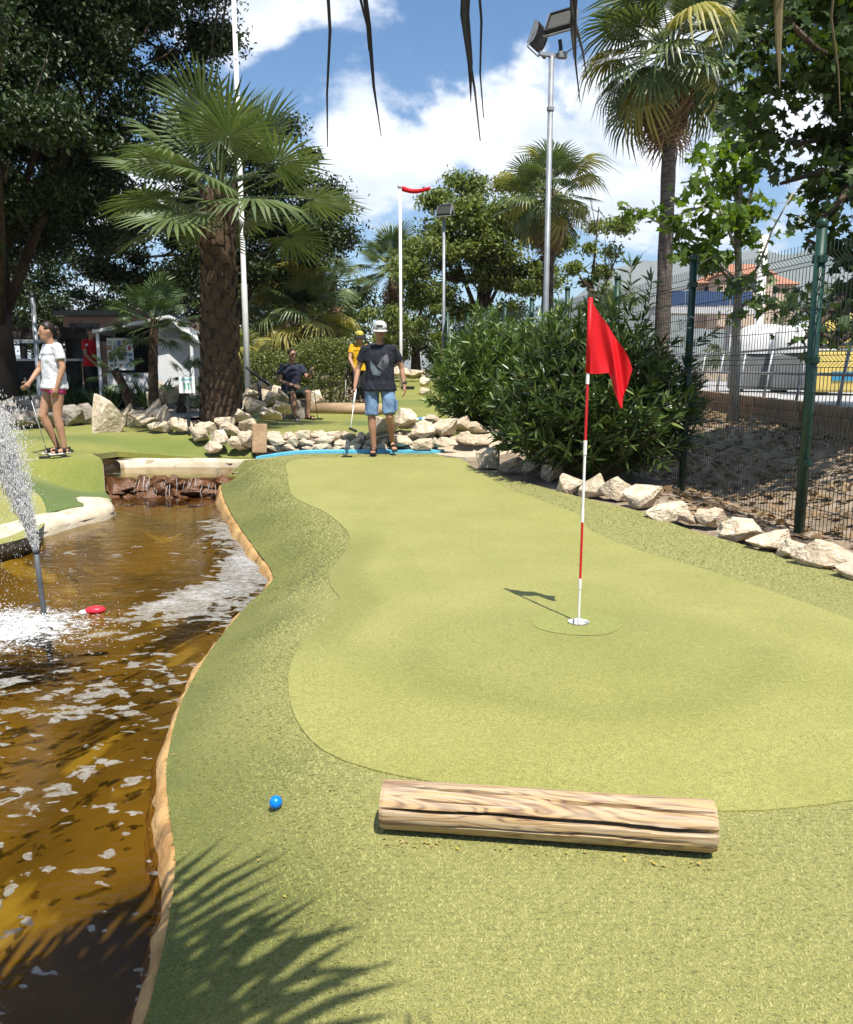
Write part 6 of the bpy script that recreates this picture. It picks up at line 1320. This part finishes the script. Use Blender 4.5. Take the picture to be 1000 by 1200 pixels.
def human(name, label, loc, rz, J, skin_c, look, cloth, s=1.0):
    """J: joints in metres, figure facing -Y; L is the figure's own left (+X)"""
    e = empty('person', loc, rz, label, 'person'); e.scale = (s, s, s); J = {k: Vector(v) for k, v in J.items()}
    M_s = skin(name + '_skin', skin_c); b = MB(); f = look
    hx = (J['hipL'] - J['hipR']).normalized(); sx = (J['shL'] - J['shR']).normalized(); pel = (J['hipL'] + J['hipR']) / 2; ch = (J['shL'] + J['shR']) / 2
    up = (ch - pel); neck = J['neck']; head = J['head']
    def torso(mb, g=0.0, lo=0.0, hi=1.0, wide=1.0):
        P = [(-.12, .13, .10), (0, .165, .115), (.22, .155, .115), (.45, .15, .11), (.7, .165, .115), (.9, .15, .09), (1.02, .09, .065)]
        P = [p for p in P if lo <= p[0] <= hi]; mb.tube([pel + up * t for t, _, _ in P], [((w + g) * wide, (d + g) * wide) for _, w, d in P], 20, ax=hx.lerp(sx, .5))
    torso(b, 0, -.2, 1.1, f.get('build', 1.0))
    b.tube([ch + up * .0, neck, head], [.062, .053, .05], 14)
    fw = Vector(f.get('face', (0, -1, 0))).normalized(); rt = fw.cross(Vector((0, 0, 1))).normalized(); R3 = Matrix((rt, -fw, Vector((0, 0, 1)))).transposed()
    hc = head + Vector((0, 0, .02)); b.ball(hc, (.074, .094, .108), 18, 14, R3); b.ball(hc + fw * .022 + Vector((0, 0, -.065)), (.055, .065, .062), 14, 10, R3)
    b.ball(hc + fw * .098 + Vector((0, 0, -.022)), (.013, .018, .022), 8, 6, R3)
    for q in (-1, 1): b.ball(hc + rt * .076 * q + Vector((0, 0, -.012)), (.012, .022, .032), 8, 6, R3)
    for S_ in 'LR':
        hip, kn, an, toe = J['hip' + S_], J['knee' + S_], J['an' + S_], J['toe' + S_]
        b.tube([hip + Vector((0, 0, .03)), lerp(hip, kn, .35), lerp(hip, kn, .8), kn, lerp(kn, an, .3), lerp(kn, an, .7), an], [.088, .083, .060, .055, .057, .042, .037], 14)
        d = (toe - an); d.z = 0; d.normalize(); he = an - d * .045; he.z = an.z - .045
        b.tube([he, lerp(he, toe, .35) + Vector((0, 0, .012)), lerp(he, toe, .75), toe], [(.034, .036), (.037, .036), (.045, .024), (.036, .015)], 12, ax=Vector((0, 0, 1)).cross(d))
        sh, el, wr = J['sh' + S_], J['el' + S_], J['wr' + S_]
        b.tube([sh, lerp(sh, el, .4), el, lerp(el, wr, .3), wr], [.055, .047, .039, .039, .026], 12)
        b.tube([lerp(sh, ch, .5), sh], [.06, .055], 12)
        hd = J.get('hd' + S_, wr + (wr - el).normalized() * .1); d = (hd - wr).normalized(); a = Vector(f.get('palm' + S_, (0, 1, 0))); a = (a - d * a.dot(d)).normalized(); th = d.cross(a).normalized()
        b.tube([wr, wr + d * .04, wr + d * .085], [(.026, .02), (.040, .018), (.040, .016)], 12, ax=a)
        curl = f.get('curl' + S_, .6); pn = th * (1 if f.get('grip' + S_, 1) > 0 else -1)
        for q in range(4):
            o = wr + d * .082 + a * (.030 - .020 * q); l = (.042, .047, .044, .034)[q]; d1 = (d + pn * curl).normalized(); d2 = (d + pn * curl * 3).normalized(); p1 = o + d1 * l; b.tube([o - d * .01, p1, p1 + d2 * l * .8], [.0098, .0092, .008], 8)
        o = wr + d * .03 + a * .034; p1 = o + (d * .6 + a * .6 + pn * .5).normalized() * .04; b.tube([o - a * .012, p1, p1 + (d + pn * .6).normalized() * .03], [.012, .0105, .009], 8)
    remesh(b, 'body', M_s, e, .0105, 3)
    eye = MB()
    for q in (-1, 1): eye.ball(hc + fw * .088 + rt * .03 * q + Vector((0, 0, .008)), (.012, .008, .006), 8, 6, R3)
    eye.build('eyes', M_black, e, True); MB().ball(hc + fw * .083 + Vector((0, 0, -.06)), (.024, .008, .005), 8, 6, R3).build('mouth', mat(name + '_lip', (.35, .14, .12), rough=.6), e, True)
    # shirt
    c = cloth; mb = MB(); torso(mb, .026, c.get('hem', -.12), .95, f.get('build', 1.0)); 
    if c.get('hem', -.12) < -.1: mb.tube([pel + up * c['hem'] if False else pel - up * .13, pel + up * .1], [(.212 * f.get('build', 1), .162 * f.get('build', 1)), (.190 * f.get('build', 1), .15 * f.get('build', 1))], 20, ax=hx)
    mb.tube([ch - up * .16, ch - up * .03, lerp(ch, neck, .35), lerp(ch, neck, .62)], [(.19, .135), (.175, .118), (.115, .095), (.074, .074)], 18, ax=sx)
    for S_ in 'LR':
        sh, el = J['sh' + S_], J['el' + S_]; k = c.get('sleeve', .6); mb.tube([lerp(ch, sh, .4), sh + Vector((0, 0, .005)), lerp(sh, el, k * .5), lerp(sh, el, k)], [.07, .066, .065, .068], 14)
    so = remesh(mb, 'shirt', c['shirt'], e, .012, 5, fold=.011)
    mb = MB(); mb.tube([pel + up * .16, pel + up * .02, pel - up * .14], [(.165, .122), (.180, .132), (.165, .12)], 18, ax=hx)
    for S_ in 'LR':
        hip, kn, an = J['hip' + S_], J['knee' + S_], J['an' + S_]; k = c.get('leg', .85); wd_ = c.get('legw', .105); P = [hip + Vector((0, 0, .02)), lerp(hip, kn, k * .5), lerp(hip, kn, min(k, 1))]; rd = [wd_, wd_ * .98, wd_ * .93]
        if k > 1: P += [lerp(kn, an, k - 1)]; rd += [wd_ * .75]
        mb.tube(P, rd, 16)
    po = remesh(mb, c.get('bottom_name', 'shorts'), c['bottom'], e, .012, 5, fold=.010)
    for S_ in 'LR':
        an, toe = J['an' + S_], J['toe' + S_]; d = (toe - an); d.z = 0; d.normalize(); he = an - d * .06; he.z = an.z - .062; t2 = toe + d * .02; t2.z = toe.z - .022
        x = Vector((0, 0, 1)).cross(d); mb = MB(); mb.tube([he, lerp(he, t2, .3), lerp(he, t2, .7), t2], [(.036, .016), (.038, .015), (.050, .015), (.038, .013)], 12, ax=x); sh_ = mb.build('shoe', c['shoe' + S_] if 'shoe' + S_ in c else c['shoe'], e, True)
        st = MB()
        for t in (.32, .72): p = lerp(he, t2, t) + Vector((0, 0, .018)); st.tube([p + x * .047, p + x * .035 + Vector((0, 0, .04)), p + Vector((0, 0, .058 if t < .5 else .045)), p - x * .035 + Vector((0, 0, .04)), p - x * .047], [(.022, .006)] * 5, 6, ax=d)
        st.tube([lerp(he, t2, .1) + Vector((0, 0, .02)) + x * .04, he + Vector((0, 0, .06)) - d * .012, lerp(he, t2, .1) + Vector((0, 0, .02)) - x * .04], [(.02, .006)] * 3, 6, ax=(0, 0, 1)); st.build('straps', c.get('strap', c['shoe']), sh_, True)
    # hair and hats
    if 'hair' in c:
        mb = MB(); V0 = []; n, k = 20, 9
        mb.ball(hc - fw * .012 + Vector((0, 0, .022)), (.082, .098, .103), 18, 14, R3); M2 = mb
        V = [v for v in mb.V]; keep = lambda p: (p - hc).dot(fw) < .055 + .5 * max(0, (p - hc).z - .045) and (p - hc).z > (-.085 if (p - hc).dot(fw) < -.01 else .0)
        F = [q for q in mb.F if all(keep(V[i]) for i in q)]; ho = link('hair', mesh('hair', V, F, True), e, c['hair']); md = ho.modifiers.new('s', 'SOLIDIFY'); md.thickness = .012; md.offset = 1
        if c.get('bun'):
            mb = MB(); mb.ball(hc - fw * .115 + Vector((0, 0, .015)), (.045, .045, .04), 12, 8); mb.tube([hc - fw * .12, hc - fw * .15 + Vector((0, 0, -.06)), hc - fw * .135 + Vector((0, 0, -.15))], [.035, .03, .008], 10); mb.build('ponytail', c['hair'], ho, True)
    if 'cap' in c:
        mb = MB(); pr = [(.086, -.012), (.089, .02), (.082, .055), (.060, .083), (.025, .097), (0, .099)]; mb.lathe(pr, (0, 0, 0), 20); V = [hc + R3 @ Vector((v.x, v.y * 1.14, v.z)) + Vector((0, 0, .028)) for v in mb.V]
        co = link('cap', mesh('cap', V, mb.F, True), e, c['cap']); md = co.modifiers.new('s', 'SOLIDIFY'); md.thickness = .006
        br = c.get('brim', 'front'); V, F = [], []; n = 16
        for i in range(n + 1):
            a = (-62 + 124 * i / n) if br == 'front' else 360 * i / n
            a = R(a); dirn = fw * math.cos(a) + rt * math.sin(a); q = .086 * (1 + .14 * abs(math.cos(a))); w = .072 * max(0, math.cos(a * 1.35)) ** .6 if br == 'front' and math.cos(a) > 0 else .05
            p = hc + dirn * q + Vector((0, 0, .018)); V += [p, p + dirn * w * .6 + Vector((0, 0, -.01 if br == 'front' else -.03)), p + dirn * w + Vector((0, 0, -.022 if br == 'front' else -.055))]
        F = [(3 * i + j, 3 * i + 3 + j, 3 * i + 4 + j, 3 * i + 1 + j) for i in range(n) for j in range(2)]; bo = link('brim', mesh('brim', V, F, True), co, c.get('brim_m', c['cap'])); md = bo.modifiers.new('s', 'SOLIDIFY'); md.thickness = .006
    if 'glasses' in c:
        mb = MB()
        for q in (-1, 1): mb.ball(hc + fw * .097 + rt * .033 * q + Vector((0, 0, .008)), (.028, .008, .018), 10, 8, R3); mb.tube([hc + fw * .09 + rt * .06 * q + Vector((0, 0, .012)), hc - fw * .01 + rt * .082 * q + Vector((0, 0, .01))], .004, 5)
        mb.build('sunglasses', M_black, e, True)
    return e
def putter(hand, foot, label, face=(0, -1, 0), grip=.24, m_shaft=None, m_grip=None):
    hand, foot = Vector(hand), Vector(foot); d = (hand - foot).normalized(); e = empty('putter', foot, 0, label, 'golf putter'); L = (hand - foot).length
    MB().tube([(0, 0, 0), d * L * .9], .0065, 8).build('shaft', m_shaft or M_steel, e, True); MB().tube([d * (L - grip * .8), d * (L + grip * .35)], .014, 10).build('grip', m_grip or M_black, e, True)
    f = Vector(face).normalized(); r = Matrix((f, f.cross(Vector((0, 0, 1))), Vector((0, 0, 1)))).transposed(); MB().box(f * .045 + Vector((0, 0, -.005)), (.13, .035, .03), rot=r, bev=.006).build('head', M_black, e, True); return e
M_navy = mat('navy_cotton', (.020, .022, .034), (.012, .013, .02), rough=.9, scale=10, bump=.5, bscale=14, bdist=.02)
M_denim = mat('faded_denim', (.20, .31, .46), (.09, .15, .26), rough=.9, scale=7, bump=.6, bscale=16, bdist=.02, ramp=(.4, .7))
M_sandal = mat('sandal_black', (.02, .019, .018), rough=.7); M_wcap = mat('cap_white', (.66, .65, .62), rough=.9, scale=12, bump=.4, bscale=20)
M_wtee = mat('white_cotton', (.70, .70, .72), (.60, .60, .63), rough=.9, scale=6, bump=.8, bscale=9, bdist=.03); M_pink_ = mat('pink_cotton', (.62, .05, .22), rough=.85); M_hair = mat('dark_hair', (.03, .02, .015), (.012, .008, .006), rough=.45, scale=20, stretch=(1, 1, .2))
M_olv = mat('dark_green_cotton', (.035, .055, .045), rough=.9); M_yel = mat('yellow_shirt', (.72, .42, .02), (.5, .28, .01), rough=.8, scale=10); M_drk = mat('dark_trousers', (.03, .03, .035), rough=.9); M_yhat = mat('yellow_hat', (.66, .55, .10), rough=.85)
M_redc = mat('red_cotton', (.50, .015, .02), rough=.85); M_wshoe = mat('white_shoe', (.72, .71, .69), rough=.6, var=.06)
# the walking man
mz = Hz(-.64, 11.55); mp = (-.64, 11.5, mz + .02)
JW = dict(hipL=(.105, 0, .93), hipR=(-.105, 0, .93), kneeL=(.135, -.10, .52), anL=(.16, .10, .17), toeL=(.20, -.06, .065), kneeR=(-.115, -.06, .50), anR=(-.09, -.03, .085), toeR=(-.095, -.21, .035),
          shL=(.20, .0, 1.425), shR=(-.20, .0, 1.425), neck=(0, -.02, 1.54), head=(.01, -.05, 1.655), elL=(.30, .05, 1.17), wrL=(.335, -.02, .93), elR=(-.30, .03, 1.16), wrR=(-.335, -.10, .92), hdR=(-.33, -.125, .82))
man = human('walker', 'walking man in white cap, dark printed T-shirt and blue denim shorts', mp, 0, JW, (.40, .22, .14), dict(build=1.12, face=(.05, -1, -.1), palmL=(0, -1, 0), palmR=(0, -1, 0), curlR=1.2, curlL=.5),
            dict(shirt=M_navy, bottom=M_denim, leg=.93, legw=.100, shoe=M_sandal, cap=M_wcap, glasses=1, hair=mat('grey_hair', (.20, .18, .16), rough=.8), hem=-.12, sleeve=.62), 1.0)
# pale print on the chest, cross strap, watch
M_print = mat('grey_print', (.13, .13, .15), (.04, .044, .055), rough=.9, scale=9, ramp=(.42, .55)); M_print2 = mat('blue_grey_print', (.13, .165, .185), (.035, .04, .05), rough=.9, scale=8, ramp=(.40, .6))
SHR = [c for c in man.children if c.name.startswith('shirt')][0]
def wrap(o, off=.006):
    m_ = o.modifiers.new('w', 'SHRINKWRAP'); m_.target = SHR; m_.wrap_method = 'NEAREST_SURFACEPOINT'; m_.wrap_mode = 'ABOVE_SURFACE'; m_.offset = off
def printed(poly, m, name, k=7):
    n = len(poly); c = (sum(p[0] for p in poly) / n, sum(p[1] for p in poly) / n); V = [(c[0], -.22, c[1])]; F = []
    for q in range(1, k + 1): V += [(c[0] + (x - c[0]) * q / k, -.22, c[1] + (z - c[1]) * q / k) for x, z in poly]
    F = [(0, 1 + i, 1 + (i + 1) % n) for i in range(n)] + [(1 + q * n + i, 1 + (q + 1) * n + i, 1 + (q + 1) * n + (i + 1) % n, 1 + q * n + (i + 1) % n) for q in range(k - 1) for i in range(n)]
    o = link(name, mesh(name, V, F, True), man, m); wrap(o); return o
printed([(-.03, 1.20), (.03, 1.30), (.10, 1.38), (.15, 1.38), (.17, 1.28), (.16, 1.18), (.08, 1.15)], M_print, 'chest_print')
printed([(-.17, 1.28), (-.12, 1.27), (-.04, 1.17), (.03, 1.12), (.0, 1.08), (-.12, 1.09), (-.17, 1.16)], M_print2, 'chest_print')
MB().tube([(.345, -.01, .955), (.33, .0, .975)], .036, 12).build('watch', M_black, man, True)
lt = MB().box((0, 0, 0), (.085, .004, .028)).build('cap_lettering', M_drk, man); lt.location = (.012, -.158, 1.728); lt.rotation_euler = (R(-12), 0, 0)
pk = MB().box((0, 0, 0), (.03, .12, .15), bev=.01).build('cargo_pocket', M_denim, man); pk.location = (.232, -.06, .67)
hw = Vector(mp) + Vector((-.33, -.13, .83)); ft = A(411, 502, 11.1)
putter(hw + Vector((.0, -.02, .0)), (ft.x, 11.1, ft.z), 'putter with a white shaft swinging from the walking man\'s hand', (.75, -.6, -.25), .2, M_white, M_white)
# the woman
wz = Hz(-4.78, 10.75); wp = (-4.78, 10.75, wz + .03)
JF = dict(hipL=(.09, .0, .90), hipR=(-.09, 0, .90), kneeL=(.095, -.03, .48), anL=(.10, .03, .085), toeL=(.11, -.15, .035), kneeR=(-.09, -.14, .50), anR=(-.08, .02, .085), toeR=(-.10, -.16, .035),
          shL=(.165, .01, 1.35), shR=(-.165, .01, 1.35), neck=(0, -.02, 1.45), head=(0, -.05, 1.55), elL=(.22, .03, 1.11), wrL=(.20, -.05, .87), elR=(-.22, -.08, 1.10), wrR=(-.16, -.24, .93), hdR=(-.13, -.30, .87))
human('woman', 'standing woman in white T-shirt and pink shorts with dark tied-back hair', wp, R(-44), JF, (.46, .25, .155), dict(build=.98, face=(-.05, -1, -.15), palmL=(0, -1, 0), palmR=(0, -.3, 1), curlL=.7, curlR=1.0),
      dict(shirt=M_wtee, bottom=M_pink_, leg=.28, legw=.105, shoe=M_wshoe, strap=M_sandal, hair=M_hair, bun=1, hem=-.12, sleeve=.6), 1.0)
c52, s52 = math.cos(R(-44)), math.sin(R(-44)); hp = Vector((-.14 * c52 + .29 * s52, -.14 * s52 - .29 * c52, .9)); pf = A(54, 527, 10.55)
putter(Vector(wp) + hp, (pf.x, 10.6, Hz(pf.x, 10.6) + .02), 'slim putter leaning from the woman\'s hand to the lawn', (-1, -.3, 0), .25)
# the seated man
sz = Hz(-2.5, 15.95); spn = (-2.58, 16.05, sz)
JS = dict(hipL=(.10, .05, .47), hipR=(-.10, .05, .47), kneeL=(.20, -.36, .52), anL=(.20, -.30, .085), toeL=(.26, -.47, .035), kneeR=(-.12, -.38, .50), anR=(-.10, -.42, .085), toeR=(-.10, -.60, .035),
          shL=(.19, .0, .985), shR=(-.19, .0, .985), neck=(0, -.03, 1.10), head=(.0, -.06, 1.20), elL=(.28, -.12, .78), wrL=(.26, -.34, .86), hdL=(.25, -.36, .95), elR=(-.27, -.10, .73), wrR=(-.06, -.30, .64), hdR=(.03, -.36, .60))
human('sitter', 'man sitting on a stone in navy striped shirt and dark shorts', spn, R(28), JS, (.36, .20, .13), dict(build=1.08, face=(.1, -1, -.1), curlL=1.2, palmL=(0, -1, 0), palmR=(0, 0, 1)),
      dict(shirt=mat('navy_striped_shirt', (.018, .02, .035), (.035, .04, .06), rough=.9, scale=30, stretch=(1, .05, .05)), bottom=M_olv, leg=.9, legw=.105, shoe=M_sandal, shoeR=M_wshoe, strap=M_sandal, hair=mat('brown_hair', (.06, .035, .022), rough=.7), glasses=1, hem=-.05, sleeve=.6), 1.0)
c28, s28 = math.cos(R(28)), math.sin(R(28)); loc = lambda x, y, z: Vector((spn[0] + x * c28 - y * s28, spn[1] + x * s28 + y * c28, spn[2] + z))
putter(loc(.25, -.42, .93), loc(.30, -.55, .03), 'dark putter held upright by the seated man', (.8, -.5, 0), .2, M_black)
# the person in yellow, and one in red by the kiosk
yz = Hz(-1.62, 18.2); JY = {k: tuple(v) for k, v in JF.items()}
human('yellow', 'person in yellow shirt and yellow brimmed hat behind the walking man', (-1.40, 17.6, Hz(-1.40, 17.6)), R(10), JY, (.44, .26, .17), dict(build=.95, curlL=.6, curlR=.6, palmL=(0, -1, 0), palmR=(0, -1, 0)),
      dict(shirt=M_yel, bottom=M_drk, leg=1.6, legw=.10, bottom_name='trousers', shoe=M_wshoe, hair=M_hair, cap=M_yhat, brim='round', brim_m=M_drk, hem=-.12, sleeve=.55), .96)
ph = Vector((-1.40, 17.6, Hz(-1.40, 17.6)))
putter(ph + Vector((-.26, -.2, .80)), ph + Vector((-.30, -.35, .02)), 'putter with blue head held by the person in yellow', (1, -.3, 0), .2)
rb = A(114, 470, 18.2)
human('red', 'person in red top with white stars standing in the shade by the kiosk', (rb.x - .05, 18.2, Hz(rb.x, 18.2)), R(60), JF, (.36, .2, .13), dict(build=1.0, curlL=.6, curlR=.6, palmL=(0, -1, 0), palmR=(0, -.3, 1)),
      dict(shirt=mat('red_starred', (.50, .015, .02), rough=.85, var=.05, speck=((.8, .8, .8), 9, .66)), bottom=M_drk, leg=1.7, legw=.10, bottom_name='trousers', shoe=M_sandal, hair=M_hair, hem=-.12, sleeve=.6), 1.0)
